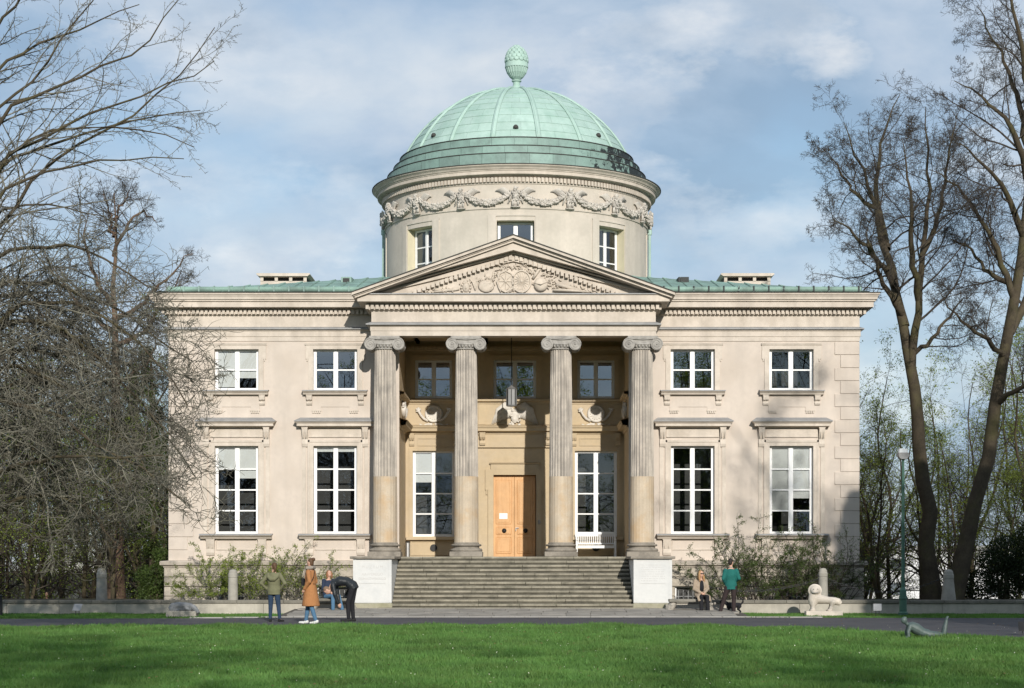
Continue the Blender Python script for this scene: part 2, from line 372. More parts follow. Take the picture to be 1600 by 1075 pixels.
def link(name, me, parent=None, loc=(0, 0, 0), rotz=0.0):
    o = bpy.data.objects.new(name, me); COL.objects.link(o)
    o.parent = parent; o.location = loc; o.rotation_euler = (0, 0, rotz)
    return o
def empty(name, loc=(0, 0, 0), rotz=0.0):
    o = bpy.data.objects.new(name, None); COL.objects.link(o); o.location = loc; o.rotation_euler = (0, 0, rotz); o.empty_display_size = 0.2
    return o
def tag(o, label=None, cat=None, group=None, kind=None):
    if label: o['label'] = label
    if cat: o['category'] = cat
    if group: o['group'] = group
    if kind: o['kind'] = kind
    return o
def copy_tree(o, parent=None):
    c = o.copy(); COL.objects.link(c); c.parent = parent
    for ch in list(o.children): copy_tree(ch, c)
    return c
def np_mesh(name, V, faces, m, smooth=False):
    """faces: list of integer arrays (n, k) with k = 3 or 4"""
    me = bpy.data.meshes.new(name)
    me.vertices.add(len(V)); me.vertices.foreach_set('co', np.ascontiguousarray(V, dtype=np.float32).ravel())
    loops = np.concatenate([f.ravel() for f in faces]).astype(np.int32)
    sizes = np.concatenate([np.full(len(f), f.shape[1], dtype=np.int32) for f in faces])
    starts = np.concatenate([[0], np.cumsum(sizes)[:-1]]).astype(np.int32)
    me.loops.add(len(loops)); me.loops.foreach_set('vertex_index', loops)
    me.polygons.add(len(sizes)); me.polygons.foreach_set('loop_start', starts); me.polygons.foreach_set('loop_total', sizes)
    if smooth: me.polygons.foreach_set('use_smooth', np.ones(len(sizes), dtype=bool))
    me.materials.append(m); me.update(calc_edges=True)
    return me
def remeshed(mb, name, m, voxel, smooth=6):
    """one continuous skin grown over overlapping closed shapes"""
    me = mb.mesh(name + '_src', m)
    o = bpy.data.objects.new(name, me); COL.objects.link(o)
    rm = o.modifiers.new('r', 'REMESH'); rm.mode = 'VOXEL'; rm.voxel_size = voxel; rm.use_smooth_shade = True
    if smooth:
        sm = o.modifiers.new('s', 'SMOOTH'); sm.factor = 0.5; sm.iterations = smooth
    dg = bpy.context.evaluated_depsgraph_get()
    res = bpy.data.meshes.new_from_object(o.evaluated_get(dg))
    res.name = name; bpy.data.objects.remove(o); bpy.data.meshes.remove(me)
    if not res.materials: res.materials.append(m)
    return res

def PX(x, depth): return CAMX + (x - CX) * depth / F_PX          # photo column -> metres at a given distance
def PZ(y, depth): return CAMZ + (HY - y) * depth / F_PX

# ------------------------------------------------------------------ ground, path, pavement
def ground_z(x, y):
    if y < 62.6: return 0.0
    if y < 73: return 0.34
    if y < 84: return 0.34 - 1.5 * (y - 73) / 11
    if y < 140: return -1.16 - 5.0 * (y - 84) / 56
    if y < 260: return -6.16 - 5 * (y - 140) / 120
    return -11.16
ys = [-400, -120, -60, -30, -10, 0, 10, 20, 25, 30, 35, 40, 45, 50, 55, 60, 62.59, 62.61, 66, 73, 78, 84, 100, 120, 140, 200, 260, 500, 1200, 4000]
xs = [-2500, -600, -200, -80, -40, -20, -10, 0, 10, 20, 40, 80, 200, 600, 2500]
gm = MB()
gm.add([(x, y, ground_z(x, y)) for y in ys for x in xs],
       [(j * len(xs) + i, j * len(xs) + i + 1, (j + 1) * len(xs) + i + 1, (j + 1) * len(xs) + i) for j in range(len(ys) - 1) for i in range(len(xs) - 1)])
g_o = gm.build('ground', MT['soil'])
g_o.data.materials.append(MT['litter'])
for p in g_o.data.polygons:
    if p.center.y > 62.6: p.material_index = 1
tag(g_o, 'lawn and park ground', kind='structure')

PATH_FRONT = [(-70, 47.5), (-20, 48.6), (-13, 49.4), (-8, 50.4), (-3, 50.9), (2, 50.8), (5, 50.2), (7, 48.9), (9, 45.2), (11, 41.6), (14, 37), (20, 30), (30, 20), (45, 8)]
def path_front(x): return float(np.interp(x, [p[0] for p in PATH_FRONT], [p[1] for p in PATH_FRONT]))
def path_back(x): return float(np.interp(x, [-70, -14, -9, -7, 7, 9, 14, 70], [57.0, 57.2, 57.8, 58.75, 58.75, 58.5, 58.0, 57.0]))
pm = MB(); pxs = [-70 + i * 1.0 for i in range(116)]
pm.add([(x, path_front(x), 0.006) for x in pxs] + [(x, path_back(x), 0.006) for x in pxs],
       [(i, i + 1, len(pxs) + i + 1, len(pxs) + i) for i in range(len(pxs) - 1)])
tag(pm.build('path', MT['asphalt']), 'dark asphalt path crossing in front of the villa', kind='structure')

pave = tag(empty('pavement', (0, 59, 0)), 'grey slab pavement rising to the foot of the stairs', kind='structure')
def pave_z(y): return 0.012 + max(0.0, min(1.0, (y - 59.0) / 3.3)) * 0.19
def slab(mb, x0, x1, y0, y1, g=0.008):
    pts = [(x0 + g, y0 + g), (x1 - g, y0 + g), (x1 - g, y1 - g), (x0 + g, y1 - g)]
    dz = random.uniform(-0.004, 0.004)
    top = [(x, y, pave_z(y + 59) + 0.012 + dz) for x, y in pts]; bot = [(x, y, pave_z(y + 59) - 0.05) for x, y in pts]
    mb.add(bot + top, [(4, 5, 6, 7), (0, 1, 5, 4), (1, 2, 6, 5), (2, 3, 7, 6), (3, 0, 4, 7)])
bed = MB(); bed.add([(-7.2, 0, .004), (7.4, 0, .004), (7.0, 3.9, .2), (-7.0, 3.9, .2)], [(0, 1, 2, 3)])
bed.build('mortar_bed', MT['joint'], pave)
for r_ in range(5):
    y0 = 0.02 + r_ * 0.76; x = -7.0 + random.uniform(0, .4)
    while x < 6.9:
        w = random.choice([0.76, 0.76, 1.1]); b = MB(); slab(b, x, min(x + w, 7.1), y0, y0 + 0.76); b.build('paving_slab', MT['paving'], pave); x += w
kerb = tag(empty('kerb', (0, 58.75, 0)), 'pale flush kerb stones along the far edge of the path', kind='structure')
x = -9.6
while x < 9.4:
    b = MB(); dy = path_back(x + .5) - 58.75
    b.cbox(x + .006, x + 1.0 - .006, dy - .02, dy + .24, -.1, .032, .008); b.build('kerb_stone', MT['kerb'], kerb); x += 1.0

# ------------------------------------------------------------------ low terrace wall, left and right
def terrace_wall(name, label, x0, x1):
    w = tag(empty(name, ((x0 + x1) / 2, 62.5, 0)), label, 'wall', 'low terrace walls')
    cx = (x0 + x1) / 2; x = x0
    core = MB(); core.box(x0 - cx, x1 - cx, .03, .38, -.2, .35); core.build('core', MT['joint'], w)
    while x < x1 - .01:
        L_ = min(random.uniform(1.7, 2.6), x1 - x)
        b = MB(); b.cbox(x - cx + .004, x - cx + L_ - .004, random.uniform(-.004, .004), .36, -.2, .355, .008); b.build('wall_stone', MT['concrete'], w); x += L_
    x = x0
    while x < x1 - .01:
        L_ = min(random.uniform(1.0, 1.5), x1 - x)
        b = MB(); b.cbox(x - cx + .003, x - cx + L_ - .003, -.045, .42, .357, .465 + random.uniform(-.006, .006), .012); b.build('coping_stone', MT['coping'], w); x += L_
    return w
terrace_wall('terrace_wall', 'low pale terrace wall left of the stairs, behind the grey resting animal sculpture', -34, -5.22)
terrace_wall('terrace_wall', 'low terrace wall right of the stairs, behind the cream lion sculpture', 5.22, 34)

# ------------------------------------------------------------------ the villa
VY = 67.6
villa = tag(empty('villa', (0, VY, 0)), 'beige neoclassical villa with four column portico and green copper dome', 'villa')
HW, FL, LX, LB = 12.02, 1.88, 4.0, 3.4           # half width, porch floor, loggia half width, loggia back wall

def wall_sheet(mb, x0, x1, z0, z1, holes, y, depth):
    xs_ = sorted({x0, x1, *[h[0] for h in holes], *[h[1] for h in holes]}); zs_ = sorted({z0, z1, *[h[2] for h in holes], *[h[3] for h in holes]})
    for i in range(len(xs_) - 1):
        for j in range(len(zs_) - 1):
            mx, mz = (xs_[i] + xs_[i + 1]) / 2, (zs_[j] + zs_[j + 1]) / 2
            if any(h[0] < mx < h[1] and h[2] < mz < h[3] for h in holes): continue
            mb.add([(xs_[i], y, zs_[j]), (xs_[i + 1], y, zs_[j]), (xs_[i + 1], y, zs_[j + 1]), (xs_[i], y, zs_[j + 1])], [(0, 1, 2, 3)])
    for (a, b, c, d) in holes:
        for q in (((a, c), (b, c)), ((b, c), (b, d)), ((b, d), (a, d)), ((a, d), (a, c))):
            (u0, w0), (u1, w1) = q
            mb.add([(u0, y, w0), (u0, y + depth, w0), (u1, y + depth, w1), (u1, y, w1)], [(0, 1, 2, 3)])

BAYS = (-9.67, -6.23, 6.23, 9.67)
UP = (7.69, 9.12, 0.77)       # upper window z0, z1, half width
LO = (2.68, 5.75, 0.76)
for sgn, nm in ((-1, 'left'), (1, 'right')):
    mb = MB()
    hs = [(b - w, b + w, z0, z1) for b in BAYS if b * sgn > 0 for (z0, z1, w) in (UP, LO)]
    a, b_ = sorted((sgn * LX, sgn * HW))
    wall_sheet(mb, a, b_, 1.6, 9.42, hs, 0.0, 0.30)
    mb.add([(sgn * HW, 0, 1.6), (sgn * HW, 24, 1.6), (sgn * HW, 24, 9.42), (sgn * HW, 0, 9.42)], [(0, 1, 2, 3)])
    mb.build('wing_wall', MT['wall'], villa)
mb = MB(); mb.add([(-HW, 24, 0), (HW, 24, 0), (HW, 24, 10.9), (-HW, 24, 10.9)], [(0, 1, 2, 3)]); mb.build('rear_wall', MT['wall'], villa)

# loggia shell
mb = MB()
lh = [(b - .77, b + .77, 2.64, 5.78) for b in (-2.97, 2.97)] + [(b - w, b + w, 7.70, 9.10) for b, w in ((-2.97, .68), (0, .78), (2.97, .68))] + [(-.78, .78, FL, 4.90)]
wall_sheet(mb, -LX, LX, FL, 9.9, lh, LB, 0.28)
for s in (-1, 1):
    mb.add([(s * LX, 0, FL), (s * LX, LB, FL), (s * LX, LB, 9.9), (s * LX, 0, 9.9)], [(0, 1, 2, 3)])
mb.build('loggia_wall', MT['ochre'], villa)
mb = MB(); mb.add([(-4.86, -1.0, 9.78), (4.86, -1.0, 9.78), (LX + .8, LB, 9.78), (-LX - .8, LB, 9.78)], [(0, 1, 2, 3)])
for i in range(3):
    for j in range(2):
        mb.box(-3.6 + i * 2.5, -3.6 + i * 2.5 + .12, -.8, LB, 9.70, 9.776)
mb.build('loggia_ceiling', MT['ochre'], villa)
mb = MB(); mb.box(-LX, LX, -1.55, LB + .3, 1.5, FL - .004); mb.build('loggia_floor', MT['step'], villa)

# plinth: core, rusticated blocks, capping
BASEW = [(b - .62, b + .62, 0.30, 0.84) for b in BAYS]
for s in (-1, 1):
    mb = MB(); a, b_ = sorted((s * 5.0, s * (HW + .16)))
    hs = [h for h in BASEW if (h[0] + h[1]) * s > 0]
    wall_sheet(mb, a, b_, -.3, 1.56, hs, -.10, 0.3)
    mb.add([(s * (HW + .12), -.1, -2.5), (s * (HW + .12), 24, -2.5), (s * (HW + .12), 24, 1.56), (s * (HW + .12), -.1, 1.56)], [(0, 1, 2, 3)])
    pl = mb.build('plinth', MT['joint'], villa)
    for ci, (z0, z1) in enumerate(((0.28, 0.505), (0.515, 0.835), (0.85, 1.17), (1.185, 1.50))):
        x = a + (0.0 if ci % 2 else -0.4)
        while x < b_ - .02:
            w = random.choice((.85, 1.0, 1.15, 1.3)); xa, xb = max(x, a), min(x + w, b_)
            x += w
            if xb - xa < .06: continue
            segs = [(xa, xb)]
            for h in hs:
                if z0 < h[3] - .03:
                    ns_ = []
                    for (p, q) in segs:
                        if q <= h[0] or p >= h[1]: ns_.append((p, q))
                        else:
                            if p < h[0] - .05: ns_.append((p, h[0]))
                            if q > h[1] + .05: ns_.append((h[1], q))
                    segs = ns_
            for (p, q) in segs:
                b = MB(); pr = random.uniform(.05, .075)
                b.cbox(p + .008, q - .008, -.10 - pr, -.09, z0, z1, .02, .004); b.build('stone_block', MT['plinth'], pl)
    for h in hs:
        b = MB()
        for (xa, xb, za, zb) in ((h[0], h[1], .30, .34), (h[0], h[1], .80, .84), (h[0], h[0] + .05, .34, .80), (h[1] - .05, h[1], .34, .80)):
            b.box(xa, xb, .0, .06, za, zb)
        o = b.build('basement_window', MT['white'], villa)
        b = MB(); b.box(h[0] + .05, h[1] - .05, .10, .12, .34, .80); b.build('pane', MT['dark'], o)
        b = MB()
        for k in range(7): b.box(h[0] + .1 + k * .17, h[0] + .118 + k * .17, -.16, -.142, .30, .72)
        b.box(h[0], h[1], -.165, -.147, .5, .52); b.build('grille', MT['lead'], o)
    path = [(s * 5.0, -.10), (s * (HW + .12), -.10), (s * (HW + .12), 24)]
    if s < 0: path = path[::-1]
    # travel direction keeps the outside on the right hand
    path = path[::-1] if s > 0 else path
    pth = [(-(HW + .12), 24), (-(HW + .12), -.10), (-5.0, -.10)] if s < 0 else [(5.0, -.10), (HW + .12, -.10), (HW + .12, 24)]
    mb = MB(); mb.sweep([(0, 1.50), (.05, 1.51), (.07, 1.56), (.16, 1.60), (.17, 1.70), (.14, 1.735), (-.1, 1.76)], pth)
    mb.build('plinth_capping', MT['plinth_cap'], villa)

# quoins
def quoin(s, i):
    z0 = 9.38 - (i + 1) * .4535; w = .84 if i % 2 == 0 else .64
    b = MB(); x0, x1 = sorted((s * (HW + .022), s * (HW - w)))
    b.cbox(x0, x1, -.034, .84 if i % 2 else .64, z0 + .006, z0 + .4475, .010)
    return b.build('quoin_stone', MT['wall'], villa)
for s in (-1, 1):
    for i in range(17): quoin(s, i)

# entablature of the wings
LW = [(-HW, 24), (-HW, 0), (-4.4, 0)]; RW = [(4.4, 0), (HW, 0), (HW, 24)]
ARCH = [(-.05, 9.40), (.03, 9.40), (.03, 9.55), (.055, 9.56), (.055, 9.73), (.08, 9.76), (.10, 9.79)]
LEADP = [(.09, 9.785), (.17, 9.80), (.17, 9.835), (.02, 9.90)]
FRIE = [(.025, 9.88), (.025, 10.28), (.06, 10.30), (.09, 10.31), (.09, 10.50), (.13, 10.52)]
CORN = [(.12, 10.515), (.44, 10.535), (.44, 10.72), (.50, 10.73), (.50, 10.785), (.55, 10.79), (.56, 10.86), (.60, 10.93), (.63, 10.96), (.63, 11.005)]
LIP = [(.62, 11.0), (.66, 11.005), (.66, 11.03), (.0, 11.07)]
for pth in (LW, RW):
    MB().sweep(ARCH, pth).build('architrave', MT['trim'], villa)
    MB().sweep(LEADP, pth).build('lead_moulding', MT['lead'], villa)
    MB().sweep(FRIE, pth).build('frieze', MT['trim'], villa)
    co = MB().sweep(CORN, pth).build('cornice', MT['trim'], villa)
    MB().sweep(LIP, pth).build('metal_edge', MT['gap'], co)
    d = MB(); s = -1 if pth is LW else 1
    x = 4.95
    while x < HW + .16:
        xa, xb = sorted((s * x, s * (x + .095))); d.box(xa, xb, -.195, -.085, 10.325, 10.485); x += .15
    y = .0
    while y < 23.5:
        xa, xb = sorted((s * (HW + .085), s * (HW + .195))); d.box(xa, xb, y, y + .095, 10.325, 10.485); y += .15
    tag(d.build('dentils', MT['trim'], co), kind='stuff')

# roof of the main block
AP = (0, 12, 13.75)
def roofpt(u, x0, y0, x1, y1, t):   # u along the eave, t towards the apex
    ex, ey = x0 + (x1 - x0) * u, y0 + (y1 - y0) * u
    return (ex + (AP[0] - ex) * t, ey + (AP[1] - ey) * t, 11.10 + (AP[2] - 11.10) * t)
E = 12.35; EY = (-.33, 24.33)
corners = [(-E, EY[0]), (E, EY[0]), (E, EY[1]), (-E, EY[1])]
mb = MB(); mb.add([(*c, 11.10) for c in corners] + [AP], [(0, 1, 4), (1, 2, 4), (2, 3, 4), (3, 0, 4)])
roof = mb.build('roof', MT['copper_roof'], villa)
for (c0, c1, n) in ((0, 1, 44), (0, 3, 44), (1, 2, 44)):
    x0, y0 = corners[c0]; x1, y1 = corners[c1]
    for k in range(n + 1):
        u = k / n; ex, ey = x0 + (x1 - x0) * u, y0 + (y1 - y0) * u
        # seam runs straight up the slope until it meets the hip
        if c0 == 0 and c1 == 1: tx, ty = ex, EY[0] + (12 - EY[0]) * (1 - abs(ex) / E)
        else: tx, ty = ex * (1 - (1 - abs(ey - 12) / (12 - EY[0]))), ey
        tt = 1 - max(abs(tx) / E, abs(ty - 12) / (12 - EY[0])); tz = 11.10 + (AP[2] - 11.10) * tt
        if tt < .03: continue
        b = MB(); b.limb([(ex, ey, 11.11), (tx, ty, tz + .01)], [.022, .022], 4) if False else b.loft([(ex, ey, 11.105), (tx, ty, tz + .005)], [.018, .018], [.035, .035], (1, 0, 0) if c1 == 1 else (0, 1, 0), 4)
        b.build('roof_seam', MT['copper_roof'], roof)
for s in (-1, 1):
    b = MB(); xa, xb = sorted((s * 5.0, s * 12.05))
    b.loft([(xa, -.30, 11.17), (xb, -.30, 11.17)], [.07, .07], [.09, .09], (0, 1, 0), 10)
    gut = b.build('gutter', MT['copper_roof'], roof)
    for k in range(14):
        x = s * (5.2 + k * .52); b = MB(); b.box(x - .025, x + .025, -.40, -.2, 11.08, 11.275); b.build('gutter_bracket', MT['copper_dark'], gut)
# rooftop vents
for s in (-1, 1):
    cx = s * 8.8; v = MB(); v.box(cx - .88, cx + .88, 6.0, 7.6, 11.6, 12.38)
    for k in range(4): v.box(cx - .88 + k * .547, cx - .88 + k * .547 + .12, 5.97, 6.0, 12.38, 12.55)
    v.box(cx - .88, cx + .88, 7.4, 7.6, 12.38, 12.55)
    o = v.build('roof_vent', MT['trim'], villa)
    v = MB(); v.box(cx - .86, cx + .86, 6.3, 7.4, 12.36, 12.54); v.build('louvre', MT['dark'], o)
    v = MB(); v.prism([(cx - .92, 12.55), (cx + .92, 12.55), (cx + 1.02, 12.62), (cx + 1.0, 12.66), (cx - 1.0, 12.66), (cx - 1.02, 12.62)], 5.86, 7.7); v.build('vent_cap', MT['trim'], o)
    cx = s * 6.25; b = MB(); b.prism_x([(4.2, 11.9), (4.2, 12.27), (5.4, 12.35), (5.4, 11.9)], cx - .19, cx + .19)
    o = b.build('roof_hatch', MT['copper_dark'], villa)
    b = MB(); b.box(cx - .12, cx + .12, 4.17, 4.2, 12.02, 12.22); b.build('opening', MT['dark'], o)

# ------------------------------------------------------------------ windows
PANE_CACHE = {}
def make_window(parent, loc, w, z0, z1, rows, cols=2, rotz=0.0, fr=.075, glass='glass', blinds=(), room=True, y=.16):
    """frame with bars; panes, blinds and the dark room behind are sub-parts"""
    b = MB(); t = .06
    b.box(-w, -w + fr, y, y + t, z0, z1); b.box(w - fr, w, y, y + t, z0, z1)
    b.box(-w + fr, w - fr, y + .001, y + t, z0, z0 + fr * 1.2); b.box(-w + fr, w - fr, y + .001, y + t, z1 - fr, z1)
    b.box(-.05, .05, y - .012, y + t + .002, z0 + .01, z1 - .01)
    zi0, zi1 = z0 + fr * 1.2, z1 - fr
    zb = [zi0 + (zi1 - zi0) * k / rows for k in range(rows + 1)]
    for k in range(1, rows):
        b.box(-w + fr, -.05, y + .006, y + t - .004, zb[k] - .024, zb[k] + .024); b.box(.05, w - fr, y + .006, y + t - .004, zb[k] - .024, zb[k] + .024)
    for s in (-1, 1):      # sash frames
        xa, xb = sorted((s * .05, s * (w - fr)))
        b.box(xa, xa + .03, y + .004, y + t - .008, zi0, zi1); b.box(xb - .03, xb, y + .004, y + t - .008, zi0, zi1)
    o = b.build('window', MT['white'], parent, loc, rotz)
    for s in (-1, 1):
        for k in range(rows):
            key = (round(w, 3), rows, round(zb[k], 3), s, glass, y)
            xa, xb = sorted((s * .05, s * (w - fr)))
            q = MB(); xm, zm = (xa + xb) / 2, (zb[k] + zb[k + 1]) / 2; hw_, hh = (xb - xa) / 2, (zb[k + 1] - zb[k]) / 2
            if key not in PANE_CACHE:
                q.add([(-hw_, 0, -hh), (hw_, 0, -hh), (hw_, 0, hh), (-hw_, 0, hh)], [(0, 1, 2, 3)])
                PANE_CACHE[key] = q.mesh('pane', MT[glass])
            p = link('pane', PANE_CACHE[key], o, (xm, y + .03, zm))
            p.rotation_euler = (R(random.uniform(-.3, .3)), 0, R(random.uniform(-.3, .3)))
    for (s, f0) in blinds:      # blind on sash s covering from the top down to fraction f0
        xa, xb = sorted((s * .06, s * (w - fr)))
        q = MB(); q.box(xa, xb, y + .075, y + .085, zi1 - (zi1 - zi0) * f0, zi1); q.build('blind', MT['blind'], o)
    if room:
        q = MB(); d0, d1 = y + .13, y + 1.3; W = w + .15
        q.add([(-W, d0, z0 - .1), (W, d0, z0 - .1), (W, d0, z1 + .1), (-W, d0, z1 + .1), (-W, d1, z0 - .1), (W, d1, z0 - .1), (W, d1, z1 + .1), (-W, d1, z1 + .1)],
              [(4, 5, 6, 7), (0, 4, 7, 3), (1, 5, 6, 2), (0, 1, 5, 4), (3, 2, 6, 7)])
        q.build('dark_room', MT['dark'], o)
    return o
def bracket(mb, x, w, ztop, h, d0, d1):
    """scrolled console seen from the front: tapering S profile"""
    mb.prism_x([(0.001, ztop), (-d0, ztop), (-d0 - .012, ztop - .07), (-d0 * .95, ztop - .17), (-d1 * .9, ztop - h * .62), (-d1 - .02, ztop - h * .85), (-d1 * .8, ztop - h), (0.001, ztop - h)], x - w, x + w)
    mb.box(x - w - .012, x + w + .012, -d0 - .02, .0, ztop - .035, ztop - .002)
    for k in (-.5, .5):
        mb.box(x + k * w - .008, x + k * w + .008, -d0 - .006, -.02, ztop - h * .55, ztop - .05)

def bay(cx):
    """surround, sill and hood of one wing bay, upper and lower window"""
    loc = (cx, 0, 0)
    # upper surround with shoulders
    b = MB(); w, z0, z1 = UP[2], UP[0], UP[1]
    b.box(-w - .17, -w, -.04, 0, z0, z1); b.box(w, w + .17, -.04, 0, z0, z1); b.box(-w - .17, w + .17, -.04, 0, z1, z1 + .16)
    for s in (-1, 1):
        xa, xb = sorted((s * (w + .17), s * (w + .26))); b.box(xa, xb, -.037, 0, z1 - .34, z1 + .158)
        xa, xb = sorted((s * (w + .185), s * (w + .225))); b.box(xa, xb, -.035, 0, z1 - .42, z1 - .342)
    b.sweep([(0, z1 + .13), (.035, z1 + .135), (.05, z1 + .17), (.06, z1 + .205), (0, z1 + .215)], [(-w - .28, -.02), (w + .28, -.02)])
    so = b.build('window_surround', MT['trim'], villa, loc)
    b = MB(); b.prism_x([(0, z0), (-.10, z0 - .012), (-.26, z0 - .03), (-.27, z0 - .055), (-.24, z0 - .08), (-.2, z0 - .10), (-.17, z0 - .16), (0, z0 - .17)], -1.11, 1.11); sl = b.build('sill', MT['trim'], so)
    b = MB(); b.prism_x([(0, z0 + .012), (-.1, z0 + .004), (-.272, z0 - .016), (-.286, z0 - .045), (-.272, z0 - .04), (-.262, z0 - .028), (-.1, z0 - .010), (0, z0)], -1.135, 1.135); b.build('lead_sheet', MT['lead'], so)
    for s in (-1, 1):
        b = MB(); bracket(b, s * .90, .095, z0 - .165, .35, .15, .06); b.build('bracket', MT['trim'], so)
        b = MB()
        for k in range(4): b.box(s * .65 - .14 + k * .075, s * .65 - .14 + k * .075 + .05, -.05, 0, z0 - .80, z0 - .73)
        b.box(s * .65 - .16, s * .65 + .16, -.045, 0, z0 - .728, z0 - .69); b.build('guttae', MT['trim'], so)
    b = MB(); b.prism([(-.80, z0 - .172), (.80, z0 - .172), (.80, z0 - .688), (.50, z0 - .688), (.50, z0 - .58), (-.50, z0 - .58), (-.50, z0 - .688), (-.80, z0 - .688)], -.022, 0); b.build('apron', MT['wall'], so)
    # lower surround
    b = MB(); w, z0, z1 = LO[2], LO[0], LO[1]
    b.box(-w - .13, -w, -.035, 0, z0, z1); b.box(w, w + .13, -.035, 0, z0, z1); b.box(-w - .13, w + .13, -.035, 0, z1, z1 + .13)
    b.box(-w - .2, -w - .13, -.055, 0, z0, z1 + .2); b.box(w + .13, w + .2, -.055, 0, z0, z1 + .2); b.box(-w - .2, w + .2, -.055, 0, z1 + .13, z1 + .2)
    b.box(-w - .40, -w - .26, -.03, 0, z0, z1 + .1); b.box(w + .26, w + .40, -.03, 0, z0, z1 + .1)
    b.box(-.92, .92, -.05, 0, z1 + .30, z1 + .34); b.box(-.92, .92, -.03, 0, z1 + .34, z1 + .58)
    so = b.build('window_surround', MT['trim'], villa, loc)
    zt = z1 + .66
    b = MB(); b.sweep([(0, zt - .05), (.05, zt - .04), (.09, zt), (.29, zt + .015), (.29, zt + .10), (.33, zt + .13), (.37, zt + .17), (.37, zt + .19), (0, zt + .30)], [(-1.02, .3), (-1.02, 0), (1.02, 0), (1.02, .3)])
    hd = b.build('hood', MT['trim'], so)
    b = MB(); b.add([(-1.40, -.385, zt + .195), (1.40, -.385, zt + .195), (1.22, 0, zt + .33), (-1.22, 0, zt + .33), (-1.40, -.385, zt + .17), (1.40, -.385, zt + .17), (1.40, 0, zt + .195), (-1.40, 0, zt + .195)],
               [(0, 1, 2, 3), (0, 4, 5, 1), (1, 6, 2), (0, 3, 7)]); b.build('lead_sheet', MT['lead'], hd)
    for s in (-1, 1):
        b = MB(); bracket(b, s * 1.05, .10, zt - .01, .68, .20, .08); b.build('bracket', MT['trim'], hd)
    b = MB(); b.prism_x([(0, z0), (-.12, z0 - .012), (-.28, z0 - .035), (-.29, z0 - .06), (-.25, z0 - .085), (-.2, z0 - .11), (-.16, z0 - .17), (0, z0 - .18)], -1.24, 1.24); sl = b.build('sill', MT['trim'], so)
    b = MB(); b.prism_x([(0, z0 + .012), (-.12, z0 + .003), (-.292, z0 - .02), (-.305, z0 - .048), (-.29, z0 - .045), (-.28, z0 - .032), (-.12, z0 - .010), (0, z0)], -1.27, 1.27); b.build('lead_sheet', MT['lead'], sl)
    for s in (-1, 1):
        b = MB(); bracket(b, s * .90, .14, z0 - .175, .56, .13, .07); b.build('bracket', MT['trim'], so)
    b = MB()
    for (xa, xb, za, zb) in ((-.72, .72, z0 - .56, z0 - .53), (-.72, .72, z0 - .21, z0 - .18), (-.72, -.69, z0 - .53, z0 - .21), (.69, .72, z0 - .53, z0 - .21)): b.box(xa, xb, -.03, 0, za, zb)
    b.build('apron', MT['trim'], so)
proto_done = False
for cx in BAYS: bay(cx)
make_window(villa, (BAYS[0], 0, 0), UP[2], UP[0], UP[1], 2, glass='glass', blinds=((-1, .97), (1, .72)))
make_window(villa, (BAYS[1], 0, 0), UP[2], UP[0], UP[1], 2, glass='glass_up', blinds=((-1, .10),))
make_window(villa, (BAYS[2], 0, 0), UP[2], UP[0], UP[1], 2, glass='glass_up')
make_window(villa, (BAYS[3], 0, 0), UP[2], UP[0], UP[1], 2, glass='glass')
make_window(villa, (BAYS[0], 0, 0), LO[2], LO[0], LO[1], 4, blinds=((-1, .25), (1, .36)))
make_window(villa, (BAYS[1], 0, 0), LO[2], LO[0], LO[1], 4, blinds=((-1, .04), (1, .04)))
make_window(villa, (BAYS[2], 0, 0), LO[2], LO[0], LO[1], 4)
make_window(villa, (BAYS[3], 0, 0), LO[2], LO[0], LO[1], 4, blinds=((-1, .74), (1, .60)))
for b_, bl in ((-2.97, ((-1, .36), (1, .28))), (2.97, ())):
    make_window(villa, (b_, LB, 0), .77, 2.64, 5.78, 4, blinds=bl, y=.12)
for b_, w in ((-2.97, .68), (0, .78), (2.97, .68)):
    make_window(villa, (b_, LB, 0), w, 7.70, 9.10, 2, glass='glass_up', y=.12)

# ------------------------------------------------------------------ loggia trim
def loggia_run(prof, name, m=None, proj=.10):
    pth = [(-LX, 0), (-LX, LB), (-1.42, LB), (-1.42, LB - proj), (1.42, LB - proj), (1.42, LB), (LX, LB), (LX, 0)]
    return MB().sweep(prof, pth).build(name, m or MT['ochre'], villa)
loggia_run([(0, 7.48), (.03, 7.49), (.05, 7.55), (.17, 7.58), (.18, 7.65), (0, 7.69)], 'sill_ledge')
loggia_run([(0, 6.38), (.03, 6.39), (.06, 6.46), (.23, 6.49), (.24, 6.58), (.29, 6.64), (.29, 6.66), (0, 6.74)], 'string_cornice')
mb = MB(); mb.box(-1.42, 1.42, LB - .10, LB + .0, 5.9, 6.40); mb.box(-1.42, 1.42, LB - .10, LB, 6.72, 7.5); mb.build('door_bay_panel', MT['ochre'], villa)
mb = MB(); mb.box(-4.0, 4.0, 3.25, LB, 9.45, 9.58)
k = -3.95
while k < 3.9: mb.box(k, k + .09, 3.17, 3.25, 9.48, 9.58); k += .16
mb.build('inner_dentils', MT['ochre'], villa)['kind'] = 'stuff'
for b_, w in ((-2.97, .68), (0, .78), (2.97, .68)):
    b = MB(); b.box(-w - .18, -w, -.05, 0, 7.69, 9.10); b.box(w, w + .18, -.05, 0, 7.69, 9.10); b.box(-w - .24, w + .24, -.06, 0, 9.10, 9.28)
    b.build('window_surround', MT['ochre'], villa, (b_, LB, 0))
